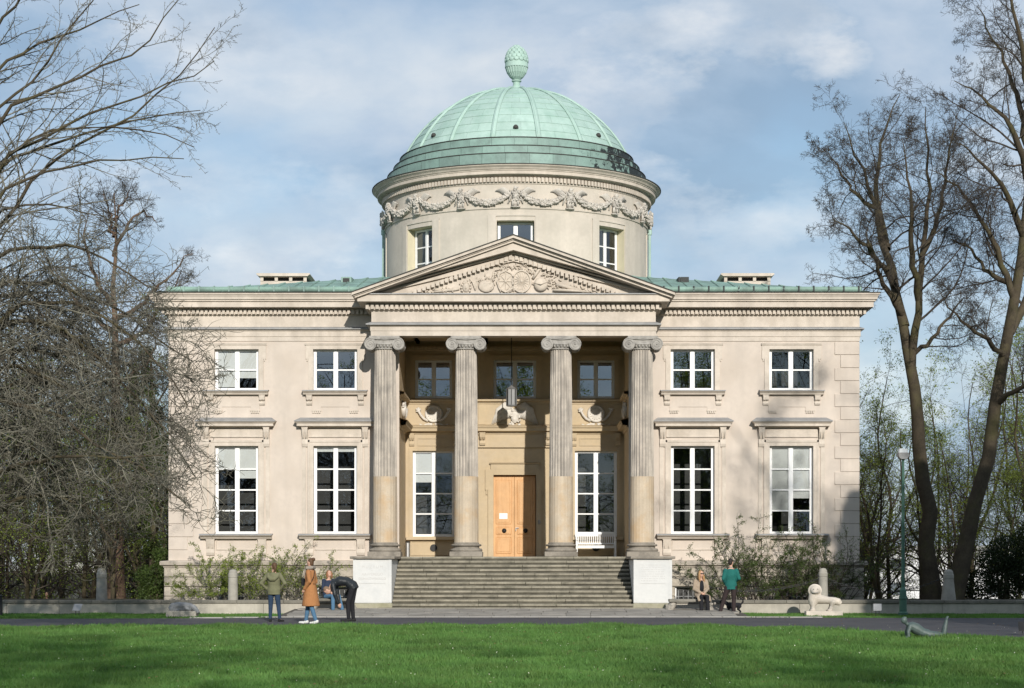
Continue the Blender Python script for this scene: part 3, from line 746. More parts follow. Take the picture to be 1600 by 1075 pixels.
for b_ in (-2.97, 2.97):
    b = MB(); b.box(-.90, -.77, -.04, 0, 2.6, 5.78); b.box(.77, .90, -.04, 0, 2.6, 5.78); b.box(-.90, .90, -.04, 0, 5.78, 5.88)
    for (xa, xb, za, zb) in ((-.6, .6, 5.96, 6.0), (-.6, .6, 6.22, 6.26), (-.6, -.56, 6.0, 6.22), (.56, .6, 6.0, 6.22)): b.box(xa, xb, -.03, 0, za, zb)
    so = b.build('window_surround', MT['ochre'], villa, (b_, LB, 0))
    for s in (-1, 1):
        b = MB(); bracket(b, s * .80, .09, 6.42, .46, .16, .07); b.build('bracket', MT['ochre'], so)
    b = MB(); b.box(-1.0, 1.0, -.18, 0, 2.52, 2.635); b.box(-.85, -.8, -.03, 0, 1.95, 2.5); b.box(.8, .85, -.03, 0, 1.95, 2.5); b.box(-.8, .8, -.03, 0, 1.95, 2.0); b.box(-.8, .8, -.03, 0, 2.45, 2.5); b.build('sill', MT['ochre'], so)
for s in (-1, 1):     # consoles either side of the door bay
    b = MB(); bracket(b, 0, .10, 6.44, .46, .20, .08); b.build('bracket', MT['ochre'], villa, (s * 1.18, LB - .10, 0))
    b = MB(); b.box(-.13, .13, -.03, 0, 6.74, 7.48); b.build('pilaster_strip', MT['ochre'], villa, (s * 1.2, LB - .1, 0))
    for q in (-.985, .975): b = MB(); b.box(s * 2.97 + q - .06, s * 2.97 + q + .06, LB - .03, LB, 6.72, 7.5); b.build('pilaster_strip', MT['ochre'], villa)
    b = MB(); b.lathe([(.10, -.05), (.17, -.04), (.19, 0)], 20)
    me = b.mesh('round_grille', MT['ochre'])
    o = link('round_vent', me, villa, (s * 2.97, LB - .005, 2.23)); o.rotation_euler = (R(90), 0, 0)
    b = MB(); b.lathe([(.001, .045), (.13, .045), (.13, .02)], 20); o2 = link('vent_opening', b.mesh('vent_opening', MT['black']), o, (0, 0, -.0))
# medallions
def medallion(name):
    b = MB(); b.lathe([(.001, .07), (.10, .10), (.17, .07), (.23, .06), (.26, .12), (.30, .12), (.32, .05), (.33, 0)], 28)
    for k in range(14):
        a = k * math.pi / 7; b.ell((.195 * math.cos(a), .195 * math.sin(a), .07), (.03, .03, .03), 6, 4)
    for s in (-1, 1):
        pts = [(s * .20, -.26, .05), (s * .36, -.18, .06), (s * .47, -.05, .06), (s * .55, .10, .06)]
        b.loft(pts, [.05, .08, .09, .10], [.05, .05, .05, .05], (0, 0, 1), 8)
        for k in range(9): b.ell((s * (.50 + random.uniform(0, .13)), .10 + random.uniform(-.02, .12), .06), (.05, .04, .05), 6, 4)
        b.loft([(s * .05, -.36, .03), (s * .25, -.38, .04), (s * .38, -.44, .03), (s * .52, -.38, .03)], [.02] * 4, [.035] * 4, (0, 0, 1), 6)
        b.loft([(s * .05, -.36, .03), (s * .15, -.45, .04), (s * .26, -.48, .03)], [.02] * 3, [.03] * 3, (0, 0, 1), 6)
    return b.mesh(name, MT['relief'], True)
md = medallion('medallion')
for (x, y, rz) in ((-2.97, LB - .005, 0), (2.97, LB - .005, 0), (-LX + .005, 1.75, R(90)), (LX - .005, 1.75, R(-90))):
    o = link('medallion', md, villa, (x, y, 7.13)); o.rotation_euler = (R(90), 0, rz)
# winged emblem above the door
b = MB()
for s in (-1, 1):
    for k in range(11):
        t = k / 10; a0 = (s * (.06 + .16 * t), 0.20 + .10 * math.sin(t * 3)); L_ = .30 + .45 * t
        an = R(-95 + 62 * (1 - t)) ; dx, dz = math.cos(an) * .35 + .55 * t * .55, -.30 - .22 * t
        p1 = (s * (.18 + .56 * t), -.28 - .02 * t + .20 * (1 - t))
        mid = ((a0[0] + p1[0]) / 2 + s * .10 * t, (a0[1] + p1[1]) / 2 + .13 * t)
        b.loft([(a0[0], a0[1], .05), (mid[0], mid[1], .09 - .03 * t), (p1[0], p1[1], .03)], [.025, .03, .012], [.05, .05, .02], (0, 0, 1), 6)
for k in range(26):
    b.ell((random.uniform(-.16, .16), random.uniform(-.33, .22), random.uniform(.04, .12)), (random.uniform(.03, .07), random.uniform(.03, .06), .05), 6, 4)
b.ell((0, -.02, .06), (.14, .24, .09), 10, 6)
b.v = [(x * 1.15, y * 1.1, z) for x, y, z in b.v]
for s in (-1, 1):      # broad smooth upper wing surfaces
    b.loft([(s * .10, .26, .05), (s * .34, .36, .09), (s * .58, .18, .08), (s * .76, -.22, .03)], [.05, .05, .045, .02], [.10, .15, .13, .04], (0, 0, 1), 10)
o = b.build('winged_emblem', MT['relief'], villa, (0, LB - .106, 7.06), smooth=True); o.rotation_euler = (R(90), 0, 0)

# door
b = MB(); b.box(-.98, -.78, -.07, 0, FL, 4.9); b.box(.78, .98, -.07, 0, FL, 4.9); b.box(-.98, .98, -.07, 0, 4.9, 5.1)
for s in (-1, 1):
    xa, xb = sorted((s * .98, s * 1.08)); b.box(xa, xb, -.065, 0, 4.35, 5.098)
    xa, xb = sorted((s * 1.0, s * 1.05)); b.box(xa, xb, -.06, 0, 4.18, 4.348)
b.box(-.88, .88, -.075, 0, 5.1, 5.28); b.sweep([(0, 5.28), (.06, 5.29), (.10, 5.33), (0, 5.35)], [(-.92, -.03), (.92, -.03)])
b.build('door_surround', MT['ochre'], villa, (0, LB, 0))
b = MB(); b.box(-.78, .78, .20, .26, FL, 4.9); door = b.build('door', MT['wood'], villa, (-.02, LB, 0))
for s in (-1, 1):
    b = MB(); xa, xb = sorted((s * .004, s * .775)); b.cbox(xa, xb, .13, .20, FL + .005, 4.87, .008); lf = b.build('door_leaf', MT['wood'], door)
    xm = (xa + xb) / 2
    for (z0, z1) in ((3.10, 4.72), (2.72, 3.0), (2.02, 2.62)):
        b = MB(); b.cbox(xm - .285, xm + .285, .112, .131, z0, z1, .018); b.cbox(xm - .22, xm + .22, .10, .114, z0 + .065 if z1 - z0 > .4 else z0 + .04, z1 - .065 if z1 - z0 > .4 else z1 - .04, .01); b.build('door_panel', MT['wood'], door)
    b = MB(); b.lathe([(.08, 0), (.085, .02), (.06, .05), (.03, .07), (.001, .08)], 14); o = b.build('door_knocker', MT['black'], door, (xm + .02, .10, 2.86), smooth=True); o.rotation_euler = (R(90), 0, 0)
b = MB(); b.box(.05, .07, .06, .128, 2.86, 2.96); b.box(.05, .17, .05, .07, 2.95, 2.97); b.build('door_handle', MT['steel'], door)
b = MB(); b.box(-.55, -.25, .093, .098, 3.29, 3.50); b.build('paper_notice', MT['white'], door)
b = MB(); b.box(-.04, .04, -.10, -.07, 3.10, 3.24); b.ell((0.02, -.13, 3.15), (.045, .045, .045), 10, 6); b.build('doorbell_camera', MT['sign'], villa, (.89, LB, 0))

# ------------------------------------------------------------------ columns
def column(cx):
    loc = (cx, -1.2, 0)
    NF = 24; SUB = 6
    def mod(amp):
        def f(i, z):
            ph = (i % SUB) / SUB
            return 1 - amp * max(0.0, math.sin(math.pi * ph)) ** 0.8
        return f
    def rad(z):
        t = (z - 2.3) / 6.75
        return .415 - .06 * max(0, t) ** 1.6
    zs_lo = [2.36, 2.8, 3.3, 3.8, 4.3, 4.62]
    zs_up = [4.62, 4.66, 5.4, 6.2, 7.0, 7.8, 8.4, 8.9, 8.95]
    b = MB()
    for_up = [(rad(z), z) for z in zs_up]
    b.lathe(for_up, NF * SUB, mod=mod(.11), caps=False)
    c = b.build('column', MT['shaft'], villa, loc)
    b = MB(); b.lathe([(rad(z) * 1.0, z) for z in zs_lo], NF * SUB, mod=mod(.016), caps=False); b.build('lower_shaft', MT['shaft_low'], c)
    # attic base
    b = MB(); b.lathe([(.42, 2.37), (.44, 2.34), (.44, 2.315), (.50, 2.31), (.525, 2.275), (.50, 2.24), (.45, 2.235), (.44, 2.20), (.46, 2.165), (.52, 2.16), (.555, 2.11), (.535, 2.06), (.50, 2.05)], 40); b.cbox(-.56, .56, -.56, .56, FL, 2.055, .015, .004)
    b.build('column_base', MT['base'], c, smooth=False)
    # Ionic capital
    b = MB(); zc = 9.15
    b.lathe([(.365, 8.945), (.385, 8.955), (.385, 8.99), (.36, 9.0), (.40, 9.06), (.45, 9.11), (.44, 9.14)], 36)
    for k in range(22):
        a = k * 2 * math.pi / 22; b.ell((.415 * math.sin(a), -.415 * math.cos(a), 9.06), (.035, .035, .05), 6, 4)
    b.box(-.42, .42, -.40, .40, 9.13, 9.27)
    for s in (-1, 1):      # bolsters run front to back, scrolls on both faces
        for k, (ya, yb) in enumerate(((-.43, -.36), (-.36, 0), (0, .36), (.36, .43))):
            r0, r1 = ((.205, .19), (.19, .13), (.13, .19), (.19, .205))[k]
            b.loft([(s * .475, ya, 9.115), (s * .475, yb, 9.115)], [r0, r1], [r0, r1], (1, 0, 0), 20)
        for yf in (-.432, .432):
            pts = []; rr = []
            for q in range(44):
                t = q / 43; a = R(90) + s * -t * 2.4 * 2 * math.pi; ra = .185 * (1 - t) ** 1.0 + .025
                pts.append((s * .475 + ra * math.cos(a), yf, 9.115 + ra * math.sin(a))); rr.append(.024 * (1 - .55 * t))
            b.loft(pts, rr, rr, (0, 1, 0), 6)
            b.ell((s * .475, yf, 9.115), (.035, .03, .035), 8, 6)
    b.loft([(-.475, -.432, 9.305), (0, -.43, 9.275), (.475, -.432, 9.305)], [.022] * 3, [.022] * 3, (0, 1, 0), 6)
    b.cbox(-.52, .52, -.45, .45, 9.29, 9.395, .02)
    b.build('capital', MT['capital'], c)
for cx in (-4.40, -1.62, 1.62, 4.40): column(cx)

# ------------------------------------------------------------------ portico entablature and pediment
PP = [(-4.86, .3), (-4.86, -1.6), (4.86, -1.6), (4.86, .3)]
mb = MB().sweep([(-.75, 9.42), (-.02, 9.40), (0, 9.40), (0, 9.56), (.02, 9.57), (.02, 9.70), (.05, 9.73), (.07, 9.75)], PP)
mb.box(-4.8, 4.8, -.88, -.84, 9.42, 9.8)
ent = mb.build('portico_architrave', MT['trim'], villa)
MB().sweep([(.06, 9.745), (.16, 9.76), (.16, 9.80), (.0, 9.87)], PP).build('lead_moulding', MT['lead'], ent)
fr_ = MB().sweep([(-.02, 9.85), (-.02, 10.24), (.03, 10.26), (.06, 10.27), (.06, 10.48), (.10, 10.50)], PP).build('portico_frieze', MT['trim'], villa)
co = MB().sweep([(.08, 10.495), (.42, 10.515), (.42, 10.72), (.45, 10.74), (.30, 10.76)], PP).build('portico_cornice', MT['trim'], villa)
MB().sweep([(.44, 10.742), (.47, 10.75), (.47, 10.785), (-.1, 10.83)], PP).build('lead_sheet', MT['lead'], co)
d = MB(); x = -5.02
while x < 4.93: d.box(x, x + .11, -1.775, -1.65, 10.29, 10.47); x += .167
for s in (-1, 1):
    y = -1.6
    while y < -.1:
        xa, xb = sorted((s * 4.915, s * 5.035)); d.box(xa, xb, y, y + .11, 10.29, 10.47); y += .167
tag(d.build('dentils', MT['trim'], co), kind='stuff')
PA, PE, PHW = 12.73, 10.80, 5.45
SL = (PA - PE) / PHW
def chev(top_off, bot_off, y0, y1, half=PHW):
    ze = PA - SL * half
    return [(-half, ze - bot_off), (-half, ze - top_off), (0, PA - top_off), (half, ze - top_off), (half, ze - bot_off), (0, PA - bot_off)], y0, y1
mb = MB()
for (a, b_, y0, hf) in ((.02, .11, -2.30, 5.45), (.11, .155, -2.20, 5.42), (.155, .22, -2.15, 5.36), (.22, .48, -2.04, 5.30), (.48, .56, -1.76, 5.0), (.56, .80, -1.66, 4.6)):
    p, y0, y1 = chev(a, b_, y0, -1.2, hf)
    q = [(x, max(z, 10.835)) for x, z in p] if a > .2 else p
    mb.prism(q, y0, y1)
rc = mb.build('raking_cornice', MT['trim'], villa)
mb = MB(); p, y0, y1 = chev(-.014, .02, -2.33, 6.5, 5.48); mb.prism(p, y0, y1); mb.build('pediment_roof', MT['gap'], rc)
d = MB(); k = 0; ang = math.atan(SL)
for s in (-1, 1):
    x = .05
    while x < 4.25:
        xc = s * (x + .055); zt = PA - .575 - SL * abs(xc); h = .15
        d.prism([(xc - .055, zt - h - SL * s * -.055 * 1 if False else zt - h), (xc + .055, zt - h), (xc + .055, zt - SL * .055 * s), (xc - .055, zt + SL * .055 * s)], -1.73, -1.655)
        x += .155
tag(d.build('raking_dentils', MT['trim'], rc), kind='stuff')
mb = MB(); zt0 = 10.83
mb.add([(-5.0, -1.555, zt0), (5.0, -1.555, zt0), (0, -1.555, PA - .6)], [(0, 1, 2)])
tym = mb.build('tympanum', MT['trim'], villa)
# tympanum carvings
def rel(name, b, x, z, parent=None, sm=True):
    o = b.build(name, MT['carving'], parent or tym, (x, -1.555, z), smooth=sm); o.rotation_euler = (R(90), 0, 0); return o
def disc(n, r, spokes, ring=True, sx=1.0):
    b = MB(); b.lathe([(.001, .05), (r * .8, .05), (r * .85, .10), (r * .97, .10), (r, .0)], n)
    for k in range(spokes):
        a = 2 * math.pi * k / spokes; b.loft([(.05 * math.cos(a), .05 * math.sin(a), .06), (r * .72 * math.cos(a), r * .72 * math.sin(a), .06)], [.03, .012], [.02, .02], (0, 0, 1), 5)
    b.ell((0, 0, .06), (r * .16, r * .16, .06), 10, 6)
    b.v = [(x * sx, y, z) for x, y, z in b.v]
    return b
rel('octagonal_shield', disc(8, .40, 8, sx=.82), -.27, 11.25, sm=False)
rel('round_shield', disc(28, .40, 18, sx=.86), .27, 11.25, sm=False)
b = MB(); b.ell((0, 0, .08), (.24, .24, .14), 16, 10); b.loft([(-.28, .05, .1), (0, -.02, .29), (.28, .1, .1)], [.015] * 3, [.03] * 3, (0, 1, 0), 6); rel('globe', b, .93, 11.14)
b = MB()
for k in range(4): b.loft([(0, 0, .06), (.55 + .1 * k, -.12 - .04 * k + .03 * random.random(), .08)], [.06, .05], [.06, .05], (0, 0, 1), 8)
b.loft([(-.1, -.2, .07), (.5, -.22, .09), (1.15, -.26, .05)], [.08, .09, .03], [.05, .05, .03], (0, 0, 1), 8); rel('scrolls', b, 1.45, 11.15)
b = MB(); b.loft([(-.12, -.05, .06), (.12, .30, .06)], [.05, .05], [.05, .05], (0, 0, 1), 8); rel('telescope', b, .78, 11.40)
b = MB(); b.ell((0, 0, .04), (.28, .22, .06), 14, 6); b.ell((.12, .08, .07), (.05, .04, .04), 8, 5); rel('palette', b, -.93, 11.09)
b = MB()
for k in range(5): b.loft([(0, 0, .05), (-.12 + .05 * k, .42 - .03 * abs(k - 2), .05)], [.018, .03], [.018, .03], (0, 0, 1), 6)
rel('brushes', b, -1.30, 10.95)
b = MB(); b.ell((0, 0, .07), (.13, .17, .10), 12, 8); b.ell((0, -.02, .17), (.03, .05, .04), 8, 5)
for k in range(12): b.ell((.15 * math.cos(k * .52), .19 * math.sin(k * .52), .06), (.05, .05, .05), 6, 4)
rel('mask', b, -1.62, 11.03)
b = MB()
for k in range(5): b.loft([(0, 0, .05), (-.35 - .17 * k, -.09 - .01 * k + .02 * k * (k % 2), .04)], [.05, .015], [.04, .02], (0, 0, 1), 6)
rel('drapery', b, -1.85, 11.0)
for (x, z, n, sx, sz) in ((-.62, 11.48, 22, .22, .12), (.0, 11.75, 24, .35, .10), (1.15, 11.45, 14, .16, .08), (-1.15, 11.30, 12, .16, .08), (-2.3, 10.95, 16, .35, .06), (1.9, 11.05, 18, .4, .08), (2.6, 10.93, 16, .35, .04), (-.75, 11.25, 18, .2, .2), (1.35, 11.2, 18, .22, .14), (-1.5, 11.2, 16, .22, .12), (.62, 11.58, 14, .14, .10), (-.35, 11.68, 14, .16, .08), (.35, 11.68, 14, .16, .08), (-2.9, 10.9, 12, .3, .03), (2.1, 10.95, 14, .3, .06), (0, 10.95, 20, .5, .08)):
    b = MB()
    for k in range(n):
        rt = Matrix.Rotation(random.uniform(0, 6.3), 3, 'Z'); b.ell((random.gauss(0, sx * .55), random.gauss(0, sz * .55), random.uniform(.02, .07)), (random.uniform(.05, .10), .025, .04), 6, 4, rt)
    rel('leaf_carving', b, x, z)

# ------------------------------------------------------------------ stairs and pedestals
st = MB(); st.box(-3.85, 3.85, -4.9, -1.4, -.1, .2); stair = st.build('staircase', MT['step'], villa)
NS = 12; rise = (FL - .20) / NS; run = .285
for i in range(NS):
    z1 = .20 + rise * (i + 1); y0 = -5.10 + run * i
    wx = 3.895; x = -wx; off = random.uniform(.4, 1.4)
    first = True
    while x < wx - .01:
        L_ = min((off if first else random.uniform(1.1, 2.0)), wx - x); first = False
        if wx - x - L_ < .3: L_ = wx - x
        b = MB(); b.cbox(x + .003, x + L_ - .003, y0 + random.uniform(-.006, .006) - .02, y0 + run + .14 if i < NS - 1 else -1.45, z1 - .075, z1 + random.uniform(-.004, .003), .014, .003)
        b.build('step_stone', MT['step'], stair)
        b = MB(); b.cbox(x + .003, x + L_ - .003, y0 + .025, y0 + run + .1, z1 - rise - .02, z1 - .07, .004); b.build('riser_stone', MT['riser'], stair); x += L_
x = -4.35
for L_ in (1.5, 1.7, 1.4, 1.6, 1.3, 1.2):
    b = MB(); b.cbox(x + .003, x + L_ - .003, -5.42, -5.0, .0, .225, .014, .003); b.build('step_stone', MT['step'], stair); x += L_
def text_mesh(body, size, m, name):
    c = bpy.data.curves.new(name, 'FONT'); c.body = body; c.size = size; c.align_x = 'CENTER'; c.align_y = 'CENTER'; c.extrude = .002
    o = bpy.data.objects.new(name, c); COL.objects.link(o)
    me = bpy.data.meshes.new_from_object(o.evaluated_get(bpy.context.evaluated_depsgraph_get())); bpy.data.objects.remove(o)
    me.materials.clear(); me.materials.append(m); return me
for s in (-1, 1):
    xa, xb = sorted((s * 3.90, s * 5.14)); xm = (xa + xb) / 2
    b = MB(); b.cbox(xa, xb, -5.10, -.15, .36, 1.79, .02)
    b.box(xa + .0, xa + .10, -5.115, -5.10, .38, 1.78); b.box(xb - .10, xb, -5.115, -5.10, .38, 1.78)
    pd = b.build('pedestal', MT['pedestal'], villa)
    b = MB(); b.cbox(xa - .03, xb + .03, -5.15, -.15, -.1, .36, .03, .01); b.build('pedestal_foot', MT['ped_foot'], pd)
    b = MB(); b.cbox(xa - .10, xb + .10, -5.20, -.12, 1.79, FL - .002, .015, .003); b.build('pedestal_cap', MT['base'], pd)
    b = MB(); b.box(xm - .42, xm + .42, -5.113, -5.1, 1.0, 1.66); pq = b.build('inscription_plaque', MT['pedestal'], pd)
    if s < 0:
        for (t, z, sz) in (('M U Z E U M', 1.53, .125), ('im.', 1.42, .06), ('XAWEREGO', 1.295, .125), ('DUNIKOWSKIEGO', 1.155, .105)):
            o = link('lettering', text_mesh(t, sz, MT['engrave'], 'lettering'), pq, (xm, -5.1155, z)); o.rotation_euler = (R(90), 0, 0)
    else:
        b = MB()
        for r_ in range(8):      # lines too worn to read
            x = xm - .37
            while x < xm + (.37 if r_ < 7 else .15):
                L_ = random.uniform(.012, .03); b.box(x, x + L_, -5.1155, -5.112, 1.58 - r_ * .072, 1.606 - r_ * .072); x += L_ + random.choice((.012, .012, .035))
        b.build('worn_lettering', MT['engrave'], pq)

# ------------------------------------------------------------------ drum and dome
DC = (0, 12.0, 0); DR = 5.36
drum = MB(); NA = 128; cut = 2 * math.pi / NA; WZ = (12.75, 14.80)
half_w = math.asin(.72 / DR)
angs = sorted({round(i * cut, 6) for i in range(NA)} | {round((k * math.pi / 4 + s * half_w) % (2 * math.pi), 6) for k in range(8) for s in (-1, 1)}) + [2 * math.pi]
def dpt(a, z, r): return (r * math.sin(a), DC[1] - r * math.cos(a), z)
for i in range(len(angs) - 1):
    a, b_ = angs[i], angs[i + 1]; m_ = (a + b_) / 2
    hole = any(abs((m_ - k * math.pi / 4 + math.pi) % (2 * math.pi) - math.pi) < half_w for k in range(8))
    for (z0, z1) in ((11.0, WZ[0]), WZ, (WZ[1], 15.24)):
        if hole and (z0, z1) == WZ: continue
        drum.add([dpt(a, z0, DR), dpt(b_, z0, DR), dpt(b_, z1, DR), dpt(a, z1, DR)], [(0, 1, 2, 3)])
drum.lathe([(DR, 15.24), (DR + .045, 15.245), (DR + .05, 15.29), (DR + .015, 15.30), (DR + .015, 16.18), (DR + .05, 16.2), (DR + .06, 16.46)], NA, DC, caps=False)
dr_o = drum.build('drum', MT['drum'], villa)
for k in range(8):
    rv = MB(); a0, a1 = k * math.pi / 4 - half_w, k * math.pi / 4 + half_w; c_, s_ = math.cos(k * math.pi / 4), math.sin(k * math.pi / 4)
    def inw(p, d): return (p[0] - s_ * d, p[1] + c_ * d, p[2])
    q = [dpt(a0, WZ[0], DR), dpt(a1, WZ[0], DR), dpt(a1, WZ[1], DR), dpt(a0, WZ[1], DR)]; q2 = [inw(p, .62) for p in q]
    rv.add(q + q2, [(0, 1, 5, 4), (1, 2, 6, 5), (2, 3, 7, 6), (3, 0, 4, 7)]); rv.build('window_reveal', MT['cream'], dr_o)
for k in range(8):
    a = k * math.pi / 4
    w = make_window(dr_o, (4.95 * math.sin(a), 12 - 4.95 * math.cos(a), 0), .69, WZ[0], WZ[1] - .02, 3, rotz=a, glass='glass_up' if k == 0 else 'glass', blinds=((-1, .9),) if k in (1, 7) else (), y=.0)
    b = MB()      # raised surround following the curve
    for (t0, t1, z0, z1) in ((-.20, -.14, WZ[0], 15.03), (.14, .20, WZ[0], 15.03), (-.20, .20, 14.97, 15.03)):
        n = 6; a0, a1 = a + t0 * 1.0, a + t1 * 1.0
        for q in range(n):
            b0, b1 = a0 + (a1 - a0) * q / n, a0 + (a1 - a0) * (q + 1) / n
            P_ = [dpt(b0, z0, DR), dpt(b1, z0, DR), dpt(b1, z1, DR), dpt(b0, z1, DR)]; Q_ = [dpt(b0, z0, DR + .035), dpt(b1, z0, DR + .035), dpt(b1, z1, DR + .035), dpt(b0, z1, DR + .035)]
            b.add(P_ + Q_, [(4, 5, 6, 7), (0, 4, 7, 3), (1, 2, 6, 5), (3, 7, 6, 2), (0, 1, 5, 4)])
    b.build('window_surround', MT['drum'], dr_o)
cn = MB(); cn.lathe([(DR + .05, 16.45), (DR + .12, 16.47), (DR + .14, 16.50), (DR + .33, 16.525), (DR + .33, 16.64), (DR + .36, 16.655), (DR + .36, 16.685), (DR + .40, 16.70), (DR + .44, 16.76), (DR + .52, 16.82), (DR + .53, 16.86)], NA, DC, caps=False)
dc_o = cn.build('drum_cornice', MT['trim'], villa, smooth=False)
MB().lathe([(DR + .525, 16.855), (DR + .56, 16.86), (DR + .56, 16.885), (DR - .1, 16.97)], NA, DC, caps=False).build('metal_edge', MT['gap'], dc_o)
d = MB(); n = 232
for k in range(n):
    a = 2 * math.pi * k / n; w = .0088
    P_ = [dpt(a + u, z, r) for r in (DR + .05, DR + .155) for z in (16.26, 16.43) for u in (-w, w)]
    d.add(P_, [(4, 5, 7, 6), (0, 4, 6, 2), (1, 3, 7, 5), (0, 1, 5, 4), (2, 6, 7, 3)])
tag(d.build('dentils', MT['trim'], dc_o), kind='stuff')
# frieze of eagles and garlands: x right, y up, z outward, wrapped on the drum
def wrap(b, r0):
    b.v = [((r0 + z) * math.sin(x / r0), -(r0 + z) * math.cos(x / r0), y) for x, y, z in b.v]; return b
eg = MB()
eg.ell((0, .04, .09), (.14, .24, .13), 12, 8); eg.ell((0, .30, .15), (.075, .09, .10), 8, 6); eg.ell((.07, .32, .19), (.05, .026, .035), 6, 5)
eg.loft([(0, -.12, .10), (-.02, -.36, .07)], [.09, .11], [.06, .035], (1, 0, 0), 8)
for s in (-1, 1):
    eg.loft([(s * .08, -.12, .12), (s * .11, -.35, .13)], [.055, .035], [.06, .04], (1, 0, 0), 7)
    for k in range(5): eg.loft([(s * .10, .22, .08), (s * (.20 + .02 * k), .06 - .08 * k, .06)], [.06, .025], [.04, .025], (1, 0, 0), 6)
eg.ell((0, -.40, .09), (.20, .035, .10), 12, 5)
for k in range(40): eg.ell((random.gauss(0, .075), random.uniform(-.17, .24), .20 + random.uniform(0, .02)), (.026, .035, .024), 5, 4)
eg_me = wrap(eg, DR + .015).mesh('eagle', MT['garland'], True)
ga = MB(); gl = 2 * math.pi / 16 * DR; hx = gl / 2 - .20
gy = lambda t: -.22 + .36 * abs(t) ** 2.4
for k in range(260):
    t = random.uniform(-1, 1); x = t * hx; y = gy(t); rr = .135 * (1 - .35 * abs(t)); an = random.uniform(0, 6.3); q = rr * math.sqrt(random.random())
    ga.ell((x + q * math.cos(an) * .6, y + q * math.sin(an), .07 + .10 * random.random()), (random.uniform(.04, .07), random.uniform(.026, .042), .04), 5, 4, Matrix.Rotation(random.uniform(0, 3), 3, 'Z'))
ga.loft([(t / 10 * hx, gy(t / 10), .05) for t in range(-10, 11)], [.11] * 21, [.125 - .045 * abs(t) / 10 for t in range(-10, 11)], (0, 0, 1), 8)
for s in (-1, 1):      # feathered wing arching inwards above the wreath
    for k in range(10):
        t = k / 9; p0 = (s * (hx + .03 - .05 * t), .10 + .10 * t); p1 = (s * (hx - .10 - .17 * t), .20 + .13 * t); p2 = (s * (hx - .26 - .30 * t), .06 + .15 * t + .05 * math.sin(3 * t))
        ga.loft([(*p0, .07), (*p1, .12), (*p2, .06)], [.03, .035, .014], [.035, .042, .016], (0, 0, 1), 6)
ga_me = wrap(ga, DR + .015).mesh('garland', MT['garland'], True)
for k in range(16):
    link('eagle', eg_me, dr_o, (0, 12, 15.70), k * math.pi / 8)
    link('garland', ga_me, dr_o, (0, 12, 15.70), (k + .5) * math.pi / 8)
for s in (-1, 1):      # copper downpipes on the flanks of the drum
    a = s * R(88); b = MB(); b.loft([dpt(a, 11.5, DR + .09), dpt(a, 15.1, DR + .09), dpt(a, 15.12, DR + .09), dpt(a, 15.32, DR + .09)], [.06, .06, .10, .10], [.06, .06, .10, .10], (0, 1, 0), 8); b.build('downpipe', MT['copper'], dr_o)
# stepped copper skirt
def ring_plates(parent, r, z0, z1, n, name, m):
    b = MB(); w = 2 * math.pi / n; q = 4; g = .004 / r
    vs = []
    for j, (rr, z) in enumerate(((r - .28, z1 + .012), (r - .02, z1), (r, z1 - .02), (r + .012, z0))):
        for i in range(q + 1): a = -w / 2 + g + (w - 2 * g) * i / q; vs.append((rr * math.sin(a), -rr * math.cos(a), z))
    b.add(vs, [(j * (q + 1) + i, j * (q + 1) + i + 1, (j + 1) * (q + 1) + i + 1, (j + 1) * (q + 1) + i) for j in range(3) for i in range(q)])
    me = b.mesh(name, m)
    off = random.uniform(0, w)
    for k in range(n): link(name, me, parent, (0, 12, random.uniform(-.006, .006)), k * w + off)
core = MB().lathe([(5.25, 16.9), (5.25, 17.38), (5.0, 17.39), (5.0, 17.74), (4.74, 17.75), (4.74, 18.1), (4.55, 18.12)], 64, DC, caps=False)
sk = core.build('dome_skirt', MT['gap'], villa)
ring_plates(sk, 5.28, 16.9, 17.41, 36, 'skirt_plate', MT['copper_dark']); ring_plates(sk, 5.03, 17.40, 17.76, 36, 'skirt_plate', MT['copper_dark']); ring_plates(sk, 4.77, 17.75, 18.13, 34, 'skirt_plate', MT['copper_dark'])
for (rr, zz) in ((5.285, 17.405), (5.035, 17.755), (4.78, 18.125)):
    b = MB(); b.loft([(rr * math.sin(2 * math.pi * i / 96), 12 - rr * math.cos(2 * math.pi * i / 96), zz) for i in range(97)], [.022] * 97, [.022] * 97, (0, 0, 1), 6); b.build('tier_gap_ring', MT['gap'], sk)  # dark rod added to draw the gap line at each tier's top
SC, SR = 15.96, 5.08        # sphere centre height and radius
def sph(el, r): return (r * math.cos(el), SC + r * math.sin(el))
e0 = math.asin((18.10 - SC) / SR); e1 = R(84)
dm = MB().lathe([sph(e0 + (e1 - e0) * i / 16, SR - .03) for i in range(17)] + [(.001, SC + SR - .02)], 64, DC, caps=False)
dome = dm.build('dome', MT['gap'], villa, smooth=True)
NR = 12; sw = 2 * math.pi / 16
